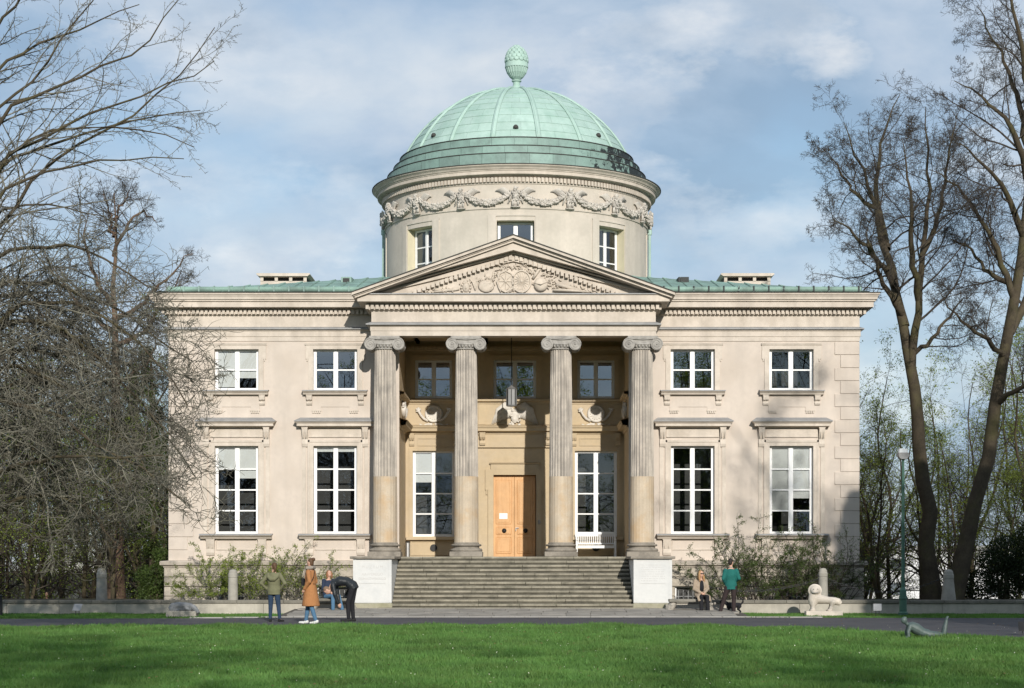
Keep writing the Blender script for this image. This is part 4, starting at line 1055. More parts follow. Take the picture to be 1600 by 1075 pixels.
for j in range(NR):
    ea, eb = e0 + (e1 - e0) * j / NR, e0 + (e1 - e0) * (j + 1) / NR
    for hlf in ((0, 1), ) if j > 7 else ((0, .5), (.5, 1)):
        b = MB(); q = 5; vs = []; g = .002
        a0, a1 = -sw / 2 + sw * hlf[0], -sw / 2 + sw * hlf[1]
        sh = (.12 * sw if j % 2 else -.12 * sw) if j <= 7 else 0
        if hlf[0] == 0 and j <= 7: a1 += sh
        elif j <= 7: a0 += sh
        for (el, rr) in ((ea - .004, SR + .012), (eb - .004, SR - .004)):
            r_, z_ = sph(el, rr)
            for i in range(q + 1): a = a0 + g / max(r_, .3) + (a1 - a0 - 2 * g / max(r_, .3)) * i / q; vs.append((r_ * math.sin(a), -r_ * math.cos(a), z_))
        rb, zb_ = sph(ea - .004, SR - .02)
        for i in range(q + 1): a = a0 + g / max(rb, .3) + (a1 - a0 - 2 * g / max(rb, .3)) * i / q; vs.append((rb * math.sin(a), -rb * math.cos(a), zb_))
        b.add(vs, [(i, i + 1, q + 2 + i, q + 1 + i) for i in range(q)] + [(2 * q + 2 + i, 2 * q + 3 + i, i + 1, i) for i in range(q)])
        me = b.mesh('copper_plate', MT['copper'])
        lim = 16 if len(((0, 1),)) else 16
        for k in range(16):
            if j <= 7 and k in (7, 8, 9): continue      # rear sectors get one broad plate below
            link('copper_plate', me, dome, (0, 12, 0), k * sw)
b = MB(); 
for k in (7, 8, 9):
    b.lathe([sph(e0 + (e1 - e0) * i / 16, SR) for i in range(12)], 4, DC, caps=False, a0=(k - .5) * sw, a1=(k + .5) * sw)
b.build('rear_plates', MT['copper'], dome)
b = MB(); pts = [sph(e0 + (e1 - e0) * i / 20, SR + .02) for i in range(21)]
b.loft([(0, -r_, z_) for r_, z_ in pts], [.055] * 21, [.055] * 21, (1, 0, 0), 8)
rb_me = b.mesh('rib', MT['copper'], True)
b = MB(); b.loft([(0, -r_, z_) for r_, z_ in pts], [.10] * 21, [.028] * 21, (1, 0, 0), 8); rb2 = b.mesh('rib_flange', MT['copper'], True)
for k in range(16):
    link('rib', rb_me, dome, (0, 12, 0), (k + .5) * sw); link('rib_flange', rb2, dome, (0, 12, 0), (k + .5) * sw)
for a in (-48, 0, 48):
    r_, z_ = sph(e0 + .10, SR + .01); b = MB(); b.lathe([(.001, .14), (.06, .12), (.10, .06), (.11, -.02)], 12); o = b.build('dome_vent', MT['gap'], dome, (r_ * math.sin(R(a)), 12 - r_ * math.cos(R(a)), z_), smooth=True)
# finial
fz = 20.95
prof = [(.46, fz), (.46, fz + .06), (.40, fz + .08), (.42, fz + .12), (.36, fz + .16), (.20, fz + .22), (.15, fz + .34), (.14, fz + .46), (.20, fz + .50), (.20, fz + .54), (.13, fz + .56)]
fin = MB().lathe(prof, 32, DC, caps=False).build('finial', MT['copper'], villa, smooth=False)
b = MB(); b.lathe([(.13, fz + .55), (.27, fz + .66), (.40, fz + .84), (.455, fz + 1.0), (.47, fz + 1.06)], 96, DC, caps=False, mod=lambda i, z: 1 - .06 * (1 if i % 4 < 2 else 0)); b.build('gadrooned_cup', MT['copper'], fin)
b = MB(); b.lathe([(.475, fz + 1.05), (.48, fz + 1.08), (.465, fz + 1.26), (.47, fz + 1.30), (.3, fz + 1.31)], 40, DC, caps=False); b.build('collar', MT['copper'], fin)
b = MB(); b.lathe([(.45, fz + 1.28), (.44, fz + 1.45), (.38, fz + 1.68), (.25, fz + 1.88), (.10, fz + 1.97), (.001, fz + 1.99)], 24, DC, caps=False); cone = b.build('cone', MT['copper'], fin, smooth=True)
for row in range(6):
    t = row / 5; z_ = fz + 1.36 + .58 * t; rr = np.interp(t, [0, .3, .6, .85, 1], [.46, .44, .37, .26, .13]); n = (14, 14, 12, 10, 8, 5)[row]
    b = MB(); b.ell((0, -rr, 0), (.115 * (1 - .25 * t), .035, .10), 8, 6, Matrix.Rotation(R(-12 - 45 * t * t), 3, 'X')); me = b.mesh('scale', MT['copper'], True)
    for k in range(n): link('scale', me, cone, (0, 12, z_), 2 * math.pi * (k + .5 * (row % 2)) / n)

# ------------------------------------------------------------------ trees
def unit(v): return v / np.maximum(np.linalg.norm(v, axis=-1, keepdims=True), 1e-9)
def grow(S, D, L, R0, R1, n, wig, trop, rng, curl=0.0):
    M = len(S); P = np.zeros((M, n, 3)); P[:, 0] = S; d = unit(np.array(D, float)); trop = np.array(trop, float)
    bend = rng.normal(0, curl, (M, 3)); step = (L / (n - 1))[:, None]
    for i in range(1, n):
        d = unit(d + rng.normal(0, wig, (M, 3)) + trop + bend / n)
        P[:, i] = P[:, i - 1] + d * step
    t = np.linspace(0, 1, n)[None, :]
    return P, R0[:, None] * (1 - t) + R1[:, None] * t
def spawn(P, Rr, L, cnt, t0, t1, a0, a1, l0, l1, rr, rng, taper=0.6, flat=1.0):
    M, n, _ = P.shape; idx = np.repeat(np.arange(M), cnt)
    base = (np.tile(np.arange(cnt), M) + rng.random(M * cnt)) / cnt
    t = t0 + (t1 - t0) * base; f = t * (n - 1); i0 = np.minimum(f.astype(int), n - 2); u = (f - i0)[:, None]
    S = P[idx, i0] * (1 - u) + P[idx, i0 + 1] * u; T = unit(P[idx, i0 + 1] - P[idx, i0])
    rad = Rr[idx, i0] * (1 - u[:, 0]) + Rr[idx, i0 + 1] * u[:, 0]
    rnd = rng.normal(0, 1, (len(idx), 3)); rnd[:, 2] *= flat; side = unit(rnd - T * np.sum(rnd * T, 1, keepdims=True))
    a = np.radians(rng.uniform(a0, a1, len(idx)))[:, None]
    D = T * np.cos(a) + side * np.sin(a)
    Ln = L[idx] * rng.uniform(l0, l1, len(idx)) * (1 - taper * t)
    return S, D, Ln, np.maximum(rad * rr, 0.0048)
def tubes(groups):
    Vs, Fs, off = [], [], 0
    for P, Rr, k in groups:
        M, n, _ = P.shape
        T = np.gradient(P, axis=1); T = unit(T)
        ref = np.where(np.abs(T[:, :1, 2:3]) > .9, np.array([1., 0, 0]), np.array([0, 0, 1.])) + np.zeros_like(T)
        A = unit(np.cross(T, ref)); B = np.cross(T, A)
        an = np.linspace(0, 2 * np.pi, k, endpoint=False)
        V = P[:, :, None, :] + Rr[:, :, None, None] * (A[:, :, None, :] * np.cos(an)[None, None, :, None] + B[:, :, None, :] * np.sin(an)[None, None, :, None])
        Vs.append(V.reshape(-1, 3))
        b = (np.arange(M) * n * k)[:, None, None] + (np.arange(n - 1) * k)[None, :, None] + np.arange(k)[None, None, :]
        b2 = (np.arange(M) * n * k)[:, None, None] + (np.arange(n - 1) * k)[None, :, None] + ((np.arange(k) + 1) % k)[None, None, :]
        Fs.append(np.stack([b, b2, b2 + k, b + k], -1).reshape(-1, 4) + off); off += M * n * k
    return np.concatenate(Vs), Fs
def leaves(pts, size, rng, jitter):
    n = len(pts); c = pts + rng.normal(0, jitter, (n, 3)); a = unit(rng.normal(0, 1, (n, 3))); b = unit(np.cross(a, rng.normal(0, 1, (n, 3))))
    s = size * rng.uniform(.6, 1.3, (n, 1))
    V = np.stack([c - a * s, c + b * s * .55, c + a * s, c - b * s * .55], 1).reshape(-1, 3)
    return V, [np.arange(n * 4).reshape(-1, 4)]
def polyline(pts, n):
    pts = np.array(pts, float); d = np.concatenate([[0], np.cumsum(np.linalg.norm(np.diff(pts, axis=0), axis=1))]); t = np.linspace(0, d[-1], n)
    out = np.stack([np.interp(t, d, pts[:, i]) for i in range(3)], 1)
    for _ in range(2): out[1:-1] = .25 * out[:-2] + .5 * out[1:-1] + .25 * out[2:]
    return out, d[-1]
def stems_to_groups(stems, n=12):
    P, Rr, L = [], [], []
    for pts, r0, r1 in stems:
        p, l = polyline(pts, n); P.append(p); Rr.append(np.linspace(r0, r1, n)); L.append(l)
    return np.array(P), np.array(Rr), np.array(L)
def finish_tree(root, trunk_groups, crown_groups, bark, twig, base):
    for nm, gr, m in (('trunk', trunk_groups, bark), ('crown', crown_groups, twig)):
        V, F = tubes(gr); V = V - np.array(base); link(nm, np_mesh(nm, V, F, m, nm == 'trunk'), root)

def branch_out(P, Rr, L, spec, rng, rmin=None):
    """spec: list of levels (cnt, t0, t1, a0, a1, l0, l1, rr, n, wig, trop, sides[, curl])"""
    groups = []; par = (P, Rr, L); last = None; nl = len(spec)
    for (cnt, t0, t1, a0, a1, l0, l1, rr, n, wig, trop, k, curl) in spec:
        S, D, Ln, r0 = spawn(*par, cnt, t0, t1, a0, a1, l0, l1, rr, rng)
        if rmin: r0 = np.maximum(r0, rmin)
        p, r_ = grow(S, D, Ln, r0, np.maximum(r0 * .3, .0035), n, wig, trop, rng, curl)
        groups.append((p, r_, k)); par = (p, r_, Ln); last = p
    return groups, last

def px3(x, y, depth): return (PX(x, depth), depth, PZ(y, depth))

# --- two tall trees on the right
def tall_tree(name, label, stems_px, seed, spec, base_y, bark='bark', lmin=4.0):
    rng = np.random.default_rng(seed); stems = []
    for i, (pts, r0, r1) in enumerate(stems_px): stems.append(([px3(x, y, d) for x, y, d in pts], r0, r1 if i == 0 else .012))
    P, Rr, L = stems_to_groups(stems, 14)
    Rr[0, 0] *= 1.25; Rr[0, 1] *= 1.1; L = np.maximum(L, lmin)
    jit = rng.normal(0, .05, P.shape); jit[:, 0] = 0; P = P + jit
    base = (stems[0][0][0][0], stems[0][0][0][1], base_y)
    root = tag(empty(name, base), label, 'tree')
    groups, _ = branch_out(P[1:], Rr[1:], L[1:], spec, rng)
    finish_tree(root, [(P[:1], Rr[:1], 14), (P[1:], Rr[1:], 8)], groups, MT[bark], MT['bark_dark'], base)
    return root
SPEC_TALL = [(9, .15, 1, 30, 70, .38, .72, .34, 10, .15, (0, 0, .04), 5, .9),
             (9, .15, 1, 30, 70, .42, .75, .42, 7, .20, (0, 0, .03), 4, 1.0),
             (7, .12, 1, 30, 75, .42, .75, .6, 5, .22, (0, 0, .03), 3, .9),
             (4, .12, 1, 30, 75, .5, .9, .8, 3, .24, (0, 0, .02), 3, .7)]
ZA = 70.0
tall_tree('bare_tree', 'tall bare tree with moss-tinged trunk beside the green lamp post', [
    ([(1456, 945, ZA), (1452, 860, ZA), (1442, 740, ZA), (1430, 640, ZA), (1421, 560, ZA), (1412, 500, ZA), (1400, 455, ZA + .25), (1387, 392, ZA + .75), (1374, 330, ZA + 1)], .33, .10),
    ([(1414, 510, ZA), (1398, 450, ZA + .3), (1386, 390, ZA + .8), (1372, 325, ZA + 1), (1345, 262, ZA + 1.2), (1318, 195, ZA + 1.5)], .18, .035),
    ([(1424, 580, ZA), (1436, 470, ZA - .5), (1440, 400, ZA - 1), (1451, 330, ZA - 1), (1449, 240, ZA - 1.2), (1446, 165, ZA - 1.5)], .17, .035),
    ([(1386, 390, ZA + .8), (1366, 300, ZA + 2), (1378, 220, ZA + 2.6), (1402, 150, ZA + 3)], .15, .04),
    ([(1398, 450, ZA + .3), (1366, 400, ZA - 1), (1340, 372, ZA - 1.8), (1296, 330, ZA - 2.4)], .13, .03),
    ([(1410, 490, ZA), (1388, 455, ZA - .6), (1366, 402, ZA - 1.4), (1352, 360, ZA - 2)], .13, .04),
    ([(1436, 470, ZA - .5), (1420, 380, ZA - 2), (1425, 300, ZA - 3), (1412, 215, ZA - 3.4)], .14, .03),
    ([(1440, 400, ZA - 1), (1470, 330, ZA - 1), (1482, 240, ZA - 1.6), (1494, 180, ZA - 2)], .11, .03),
    ([(1372, 325, ZA + 1), (1330, 300, ZA + 1), (1292, 230, ZA + 1.5)], .09, .03),
    ([(1420, 560, ZA), (1466, 520, ZA + .5), (1490, 480, ZA + 1), (1520, 455, ZA + 1.5)], .10, .03)], 3, SPEC_TALL, .3)
ZB = 69.2
tall_tree('bare_tree', 'bare tree leaning right, its trunk behind the fat stone bollard', [
    ([(1488, 945, ZB), (1508, 850, ZB), (1535, 745, ZB), (1556, 650, ZB), (1572, 560, ZB), (1588, 460, ZB), (1600, 370, ZB), (1612, 250, ZB), (1620, 60, ZB), (1622, -80, ZB)], .30, .05),
    ([(1586, 470, ZB), (1560, 390, ZB - .5), (1520, 320, ZB - 1), (1486, 280, ZB - 1.4), (1455, 262, ZB - 2)], .13, .03),
    ([(1600, 370, ZB), (1575, 300, ZB - 1), (1530, 250, ZB - 2), (1490, 220, ZB - 2.6)], .14, .03),
    ([(1608, 290, ZB), (1585, 210, ZB - 1), (1540, 150, ZB - 1), (1490, 125, ZB - 1)], .15, .04),
    ([(1612, 250, ZB), (1590, 150, ZB + .5), (1560, 70, ZB + 1), (1525, 10, ZB + 1.5)], .14, .04),
    ([(1616, 180, ZB), (1596, 90, ZB - .5), (1580, 0, ZB - 1), (1560, -90, ZB - 1.4)], .13, .04),
    ([(1590, 450, ZB), (1545, 430, ZB + 1), (1510, 380, ZB + 1.6), (1480, 370, ZB + 2)], .12, .03),
    ([(1572, 560, ZB), (1530, 520, ZB - 1), (1495, 500, ZB - 1.6), (1470, 455, ZB - 2)], .11, .03),
    ([(1578, 520, ZB), (1620, 430, ZB + 1), (1680, 350, ZB + 2), (1720, 250, ZB + 2)], .17, .04),
    ([(1604, 330, ZB), (1650, 230, ZB - 1), (1690, 100, ZB - 2), (1700, -20, ZB - 2)], .17, .04),
    ([(1560, 630, ZB), (1600, 600, ZB - 1.5), (1650, 590, ZB - 2.5), (1700, 540, ZB - 3)], .11, .03)], 5, SPEC_TALL, .3)
# --- upright tree behind the left end of the villa
ZC = 77.0
tall_tree('bare_tree', 'tall reddish trunked tree rising behind the low wall left of the villa', [
    ([(182, 950, ZC), (184, 860, ZC), (183, 740, ZC), (182, 600, ZC), (180, 500, ZC), (178, 430, ZC), (178, 355, ZC), (180, 300, ZC)], .33, .02),
    ([(180, 500, ZC), (215, 480, ZC - 1), (255, 440, ZC - 2), (300, 395, ZC - 2.4)], .12, .03),
    ([(181, 540, ZC), (225, 520, ZC + 1), (260, 470, ZC + 1.6), (285, 420, ZC + 2)], .11, .03),
    ([(178, 400, ZC), (195, 350, ZC - 1), (225, 330, ZC - 1), (246, 345, ZC - 2)], .09, .02),
    ([(178, 370, ZC), (170, 330, ZC + 1), (165, 305, ZC + 1)], .08, .02),
    ([(178, 360, ZC), (190, 320, ZC), (205, 295, ZC)], .08, .02),
    ([(180, 480, ZC), (150, 440, ZC - 1), (130, 370, ZC - 1.5), (140, 335, ZC - 2)], .11, .03),
    ([(181, 520, ZC), (130, 480, ZC + 1), (90, 430, ZC + 2), (70, 400, ZC + 2)], .12, .03),
    ([(182, 580, ZC), (120, 540, ZC - 2), (70, 500, ZC - 3), (30, 440, ZC - 3)], .12, .03),
    ([(182, 600, ZC), (230, 570, ZC - 2), (250, 520, ZC - 3)], .10, .03)], 8,
    [(10, .12, 1, 30, 65, .38, .65, .45, 8, .15, (0, 0, .05), 4, .8), (9, .15, 1, 30, 70, .42, .7, .55, 6, .19, (0, 0, .03), 3, .9), (8, .15, 1, 30, 75, .45, .8, .6, 4, .2, (0, 0, .02), 3, .8)], -.2, 'bark_red')

# --- spreading tree in the left foreground, its trunk just outside the frame
def left_tree():
    rng = np.random.default_rng(21); bx, by = -13.9, 46.0; base = (bx, by, 0)
    tr = [(bx, by, -.1), (bx + .12, by, 1.5), (bx + .05, by + .1, 3.2), (bx - .1, by, 5.2), (bx + .1, by + .1, 7.5), (bx, by, 10)]
    stems = [(tr, .42, .12)]
    Zs = by
    up = [  # long slender upper limbs reaching right
        [(-95, 420), (0, 250), (100, 195), (200, 160), (340, 92)], [(-95, 470), (0, 350), (90, 215), (170, 185), (280, 110), (337, 22)],
        [(-95, 330), (0, 180), (110, 140), (230, 90), (288, 15)], [(-95, 260), (0, 95), (80, 50), (150, 25), (215, -10)],
        [(-95, 520), (0, 290), (120, 283), (200, 262), (285, 268)], [(-95, 400), (0, 235), (90, 200), (180, 165), (312, 140)],
        [(-95, 240), (0, 40), (60, 10), (140, -40)], [(-95, 560), (0, 310), (70, 310), (130, 310), (165, 322)],
        [(-95, 480), (0, 225), (60, 205), (150, 190), (250, 200), (305, 218)], [(-95, 380), (0, 155), (70, 120), (120, 40), (160, -20)]]
    offs = [0, 1.2, -1, .8, -1.5, 2, -2, 1.5, .4, -.6]
    for q, o in zip(up, offs): stems.append(([(PX(x, Zs + o * min(1, i * .4)), Zs + o * min(1, i * .4), PZ(y, Zs)) for i, (x, y) in enumerate(q)], .060, .010))
    lo = [  # drooping lower limbs
        [(-95, 640), (0, 480), (110, 520), (200, 600), (270, 690)], [(-95, 600), (0, 420), (90, 430), (200, 480), (300, 560)], [(-95, 700), (0, 560), (100, 610), (190, 680), (240, 750)],
        [(-95, 760), (20, 690), (110, 740), (190, 780), (230, 800)], [(-95, 790), (0, 805), (60, 765), (140, 790), (175, 850)], [(-95, 560), (0, 390), (70, 400), (150, 420), (230, 470)],
        [(-95, 660), (0, 520), (130, 560), (240, 640), (310, 740)], [(-95, 720), (0, 620), (90, 660), (170, 720), (290, 790)], [(-95, 620), (20, 470), (120, 470), (210, 530), (290, 640)],
        [(-95, 740), (0, 650), (60, 700), (110, 770), (130, 840)], [(-95, 680), (0, 600), (70, 570), (150, 620), (220, 700)], [(-95, 590), (0, 440), (50, 440), (110, 470), (180, 560)],
        [(-95, 780), (0, 740), (70, 720), (150, 730), (250, 720)], [(-95, 640), (0, 500), (80, 500), (160, 540), (250, 600)]]
    offs2 = [0, 1.5, -1.5, 2.2, -.6, -2.4, 2.8, -2.8, -1, 1, 3.2, 3, -3.2, .6]
    for q, o in zip(lo, offs2): stems.append(([(PX(x, Zs + o * min(1, i * .35)), Zs + o * min(1, i * .35), PZ(y, Zs)) for i, (x, y) in enumerate(q)], .075, .015))
    for k in range(16):     # the unseen side of the crown
        a = R(100 + k * 10.5); l = rng.uniform(4, 7); h = rng.uniform(3.5, 9)
        p0 = np.array([bx, by, h]); e = np.array([math.cos(a + .2) * l - 0, math.sin(a * 1.0) * l * (1 if k % 2 else -1), rng.uniform(-1, 3)])
        e[0] = -abs(e[0])
        stems.append(([tuple(p0), tuple(p0 + e * .5 + np.array([0, 0, .8])), tuple(p0 + e)], .10, .015))
    P, Rr, L = stems_to_groups(stems, 14)
    jit = rng.normal(0, .05, P.shape); jit[:, :2] = 0; P[1:] += jit[1:]
    nu = len(up); root = tag(empty('spreading_bare_tree', base), 'large bare spreading tree reaching in from the left edge, drooping twigs', 'tree')
    su, eu = 1, 1 + nu; sl, el = eu, eu + len(lo)
    g1, _ = branch_out(P[su:eu], Rr[su:eu], L[su:eu], [(11, .2, 1, 22, 50, .22, .44, .5, 9, .10, (0.02, 0, .02), 4, .6), (9, .12, 1, 30, 62, .18, .45, .6, 5, .15, (0, 0, .02), 3, .5), (5, .1, 1, 40, 75, .14, .4, .8, 3, .12, (0, 0, 0), 3, 0)], rng)
    g2, _ = branch_out(P[sl:el], Rr[sl:el], L[sl:el], [(16, .06, 1, 25, 75, .36, .65, .5, 9, .15, (.0, 0, -.035), 5, 1.1), (11, .08, 1, 30, 75, .40, .75, .6, 6, .2, (0, 0, -.012), 3, 1.2), (5, .08, 1, 30, 75, .40, .8, .8, 4, .2, (0, 0, .01), 3, .9)], rng, .0085)
    g3, _ = branch_out(P[el:], Rr[el:], L[el:], [(7, .2, 1, 25, 60, .3, .5, .6, 6, .13, (0, 0, 0), 4, .6), (6, .15, 1, 30, 70, .3, .6, .6, 4, .17, (0, 0, 0), 3, .8)], rng)
    finish_tree(root, [(P[:1], Rr[:1], 12), (P[1:], Rr[1:], 7)], g1 + g2 + g3, MT['bark'], MT['bark_lichen'], base)
left_tree()

# --- woodland trees behind: a few kinds, many individuals
def wood_tree(seed, h, r, lean, leafy, trunks=1, spread=1.0):
    rng = np.random.default_rng(seed); stems = []
    for q in range(trunks):
        a = rng.uniform(0, 6.3); o = .25 * q; tilt = (.05 + .10 * q) * rng.uniform(.6, 1.2)
        pts = [(o * math.cos(a), o * math.sin(a), -.5)]
        for i in range(1, 7):
            z = h * i / 6; pts.append((o * math.cos(a) + 1.6 * tilt * z * math.cos(a + .12 * i) + rng.normal(0, .28) + lean * z, o * math.sin(a) + 1.6 * tilt * z * math.sin(a + .12 * i) + rng.normal(0, .28), z))
        stems.append((pts, r * rng.uniform(.7, 1), .02))
    P, Rr, L = stems_to_groups(stems, 14)
    g, tip = branch_out(P, Rr, L, [(int(24 / trunks) + 4, .08, 1, 30, 70, .28 * spread, .5 * spread, .45, 7, .14, (0, 0, .05), 4, .9), (9, .12, 1, 30, 70, .38, .65, .5, 5, .18, (0, 0, .03), 3, .8), (7, .12, 1, 30, 75, .42, .8, .6, 4, .2, (0, 0, .02), 3, .7)], rng)
    Vt, Ft = tubes([(P, Rr, 9)]); Vc, Fc = tubes(g)
    lv = None
    if leafy:
        pts = tip.reshape(-1, 3); sel = rng.random(len(pts)) < leafy
        lv = leaves(pts[sel], .05, rng, .09)
    return (np_mesh('trunk', Vt, Ft, MT['bark'], True), np_mesh('crown', Vc, Fc, MT['bark_dark']), np_mesh('foliage', *lv, MT['leaf']) if lv else None)
KIND = [wood_tree(31, 11, .17, .02, 0), wood_tree(32, 12, .14, -.03, .8, 3, 1.15), wood_tree(33, 9.5, .13, .03, 1.0, 3, 1.3), wood_tree(34, 15, .20, 0, 0, 1, .75), wood_tree(35, 13, .16, .01, .35, 2)]
def place_wood(kind, x, y, rot, s, label, group, sz=None):
    me = KIND[kind]; root = tag(empty('woodland_tree', (x, y, ground_z(x, y)), rot), label, 'tree', group)
    root.scale = (s, s, sz or s)
    for nm, m in zip(('trunk', 'crown', 'foliage'), me):
        if m: link(nm, m, root)
    return root
rw = random.Random(5)
LOOK = {0: 'bare single trunked tree', 1: 'sparsely leafed many stemmed tree', 2: 'low leafy many stemmed tree', 3: 'tall slim bare tree', 4: 'twin stemmed budding tree'}
ORD = 'first second third fourth fifth sixth seventh eighth ninth tenth eleventh twelfth thirteenth fourteenth fifteenth sixteenth'.split()
def wood(spots, side, corner):
    spots = sorted(spots, key=lambda q: abs((q[1] - CAMX) / q[2])); cnt = {}
    for (k, x, y, s) in spots:
        n = cnt.get(k, 0); cnt[k] = n + 1
        place_wood(k, x, y, rw.uniform(0, 6.3), s, LOOK[k] + ', ' + ORD[n] + ' of its kind out from the ' + side + ' villa corner', 'woodland trees ' + side + ' of the villa')
left_spots = [(0, -21, 74, 1.0), (1, -17.8, 80, .95), (2, -14.6, 79, .8), (4, -24, 80, 1.0), (3, -20.5, 86, .8), (2, -23.5, 74, .9), (1, -27, 84, 1.0), (0, -14.8, 88, .85), (2, -18.5, 92, 1.0), (4, -22, 94, 1.0), (1, -26, 98, 1.1), (0, -29, 92, 1.1), (2, -16, 100, 1.1), (3, -31, 100, .9), (1, -20, 104, 1.1), (4, -25, 112, 1.2), (2, -30, 108, 1.2), (0, -16.2, 110, 1.0), (2, -34, 96, 1.2),
              (1, -15.4, 74, .62), (2, -19.2, 76, .72), (4, -16.6, 84, .8), (1, -21.8, 78, .75), (2, -25.6, 78, .8), (4, -18.8, 98, 1.0), (1, -23.4, 88, .9), (2, -20.6, 110, 1.2), (4, -28, 116, 1.3), (1, -17, 118, 1.1)]
wood(left_spots, 'left', 264)
place_wood(3, PX(350, 112), 112, 1.0, .86, 'small bare tree top showing above the left roof', None)
right_spots = [(1, 15.0, 78, .8), (2, 14.2, 82, .75), (2, 17.0, 76, .72), (4, 18.6, 80, .75), (1, 20.6, 78, .85), (2, 16.2, 90, .85), (1, 19.0, 92, .95), (3, 21.4, 96, .70), (3, 20.2, 90, .62), (2, 22.6, 86, .95), (4, 23.5, 92, 1.0), (2, 15.4, 100, .8), (2, 26.5, 90, 1.2), (4, 28, 102, 1.2),
               (4, 14.0, 74, .55), (2, 18.2, 73, .5), (2, 23.8, 80, .9), (1, 22.0, 76, .8)]
wood(right_spots, 'right', 1342)
# trees beyond the frame that shade the right wing and mirror in the windows
around = [(0, 21.5, 31, 1.9), (1, 24.5, 28, 1.7), (4, 22.5, 24, 1.8), (2, -2.8, -6.5, 1.6), (2, -.6, -10, 1.6), (2, 13.5, -8, 1.6), (1, 16.5, -9, 1.35), (2, 24.5, 33, 1.9), (1, 31, 33, 1.5),
          (0, -16, -38, 1.7), (1, -10, -42, 1.6), (4, -4, -46, 1.0), (2, 10, -40, 1.3), (0, 15, -36, 1.8), (1, 20, -42, 1.8), (4, 26, -38, 1.7), (2, -22, -44, 1.5)]
for (k, x, y, s) in around: place_wood(k, x, y, rw.uniform(0, 6.3), s, 'park tree across the lawn facing the villa, mirrored in its windows', 'trees across the lawn')

# --- ivy covered trunks and evergreen shrubs
def leaf_mass(name, label, cat, base, shape_fn, n, size, m, seed, stem_pts=None):
    rng = np.random.default_rng(seed); pts = shape_fn(rng, n); root = tag(empty(name, base), label, cat)
    V, F = leaves(pts, size, rng, .05); link('foliage', np_mesh('foliage', V, F, m), root)
    b = MB(); sp = stem_pts or [(0, 0, -.2), (0.05, 0, .6), (0, .05, 1.2)]; b.loft(sp, list(np.linspace(.16, .05, len(sp))), list(np.linspace(.16, .05, len(sp))), (1, 0, 0), 8); b.build('trunk', MT['bark'], root)
    return root
def column_shape(h, r0):
    def f(rng, n):
        z = rng.uniform(.1, 1, n) ** .9 * h; cl = np.floor(z * 2.2); rr = r0 * (.55 + .45 * np.sin(cl * 2.3 + 1)) * (1 - .6 * (z / h) ** 2)
        a = rng.uniform(0, 6.283, n); q = rr * np.sqrt(rng.uniform(.3, 1.2, n)); return np.stack([q * np.cos(a) + .2 * np.sin(z * 1.1), q * np.sin(a), z], 1)
    return f
def blob_shape(cs):
    def f(rng, n):
        out = []
        w = np.array([c[3] ** 2 for c in cs]); w /= w.sum(); idx = rng.choice(len(cs), n, p=w)
        d = unit(rng.normal(0, 1, (n, 3))) * (rng.uniform(.35, 1.05, (n, 1)) ** .5); C = np.array(cs)[idx]
        return C[:, :3] + d * C[:, 3:4] * np.array([1, 1, .8])
    return f
leaf_mass('ivy_tree', 'dark ivy covered trunk hugging the left corner of the villa', 'tree', (PX(236, 76.5), 76.5, -.3), column_shape(10.5, .62), 11000, .05, MT['leaf_ivy'], 41, [(0, 0, -.3), (.1, 0, 4), (0, 0, 10)])
leaf_mass('ivy_tree', 'dark ivy covered trunk in the wood, second from the villa corner', 'tree', (PX(212, 84), 84, -1.2), column_shape(11.5, .55), 9000, .055, MT['leaf_ivy'], 42, [(0, 0, -.3), (.1, 0, 4), (0, 0, 11)])
rb_ = np.random.default_rng(50)
leaf_mass('evergreen_shrub', 'dense dark evergreen shrub at the right edge behind the wall', 'shrub', (17.6, 69.5, .3), blob_shape([(0, 0, .7, .8), (-.9, .2, .6, .7), (.9, 0, 1.1, 1.0), (.3, .3, 1.7, .9), (1.8, 0, 1.6, 1.2), (2.2, .4, 2.6, .9), (1.2, 0, 2.4, .8), (-.4, 0, 1.4, .6)]), 26000, .045, MT['leaf_dark'], 44)
leaf_mass('evergreen_shrub', 'small green shrub at the left corner of the villa plinth', 'shrub', (PX(243, 70), 70, .3), blob_shape([(0, 0, .6, .5), (.2, 0, 1.1, .4), (-.35, .2, .9, .45), (-.2, 0, .3, .5), (.15, .1, 1.7, .3)]), 5000, .04, MT['leaf_ivy'], 45)

def conifer(seed):
    rng = np.random.default_rng(seed); n = 26000; lv = rng.integers(0, 22, n); z = 1.2 + lv * .5 + rng.normal(0, .10, n); z = np.clip(z, .9, 12.6)
    rmax = 2.6 * (1 - (z / 13.0) ** 1.3) + .15; t = rng.random(n) ** .6; a = (rng.integers(0, 9, n) + lv * .37) * (2 * np.pi / 9) + rng.normal(0, .16, n)
    pts = np.stack([rmax * t * np.cos(a), rmax * t * np.sin(a), z - .35 * t * t * rmax / 2], 1)
    V, F = leaves(pts, .13, rng, .06); P, Rr, L = stems_to_groups([([(0, 0, -.3), (.05, 0, 6), (0, 0, 12.6)], .22, .02)]); Vt, Ft = tubes([(P, Rr, 9)])
    return np_mesh('trunk', Vt, Ft, MT['bark'], True), np_mesh('foliage', V, F, MT['leaf_dark'])
CON = conifer(81)
for (x, y, s) in ((17.0, 42.5, 1.12), (19.4, 45, 1.2), (22, 43, 1.22), (24.6, 45.5, 1.15), (27.2, 43.5, 1.2), (30, 46, 1.2), (5, -46, 1.0), (14, -50, 1.5), (-15, -52, 1.1), (23, -48, 1.6), (-22, -50, 1.2)):
    o = tag(empty('conifer', (x, y, 0), x), 'dark conifer across the lawn facing the villa, mirrored in its windows', 'tree', 'conifers across the lawn'); o.scale = (s, s, s)
    link('trunk', CON[0], o); link('foliage', CON[1], o)

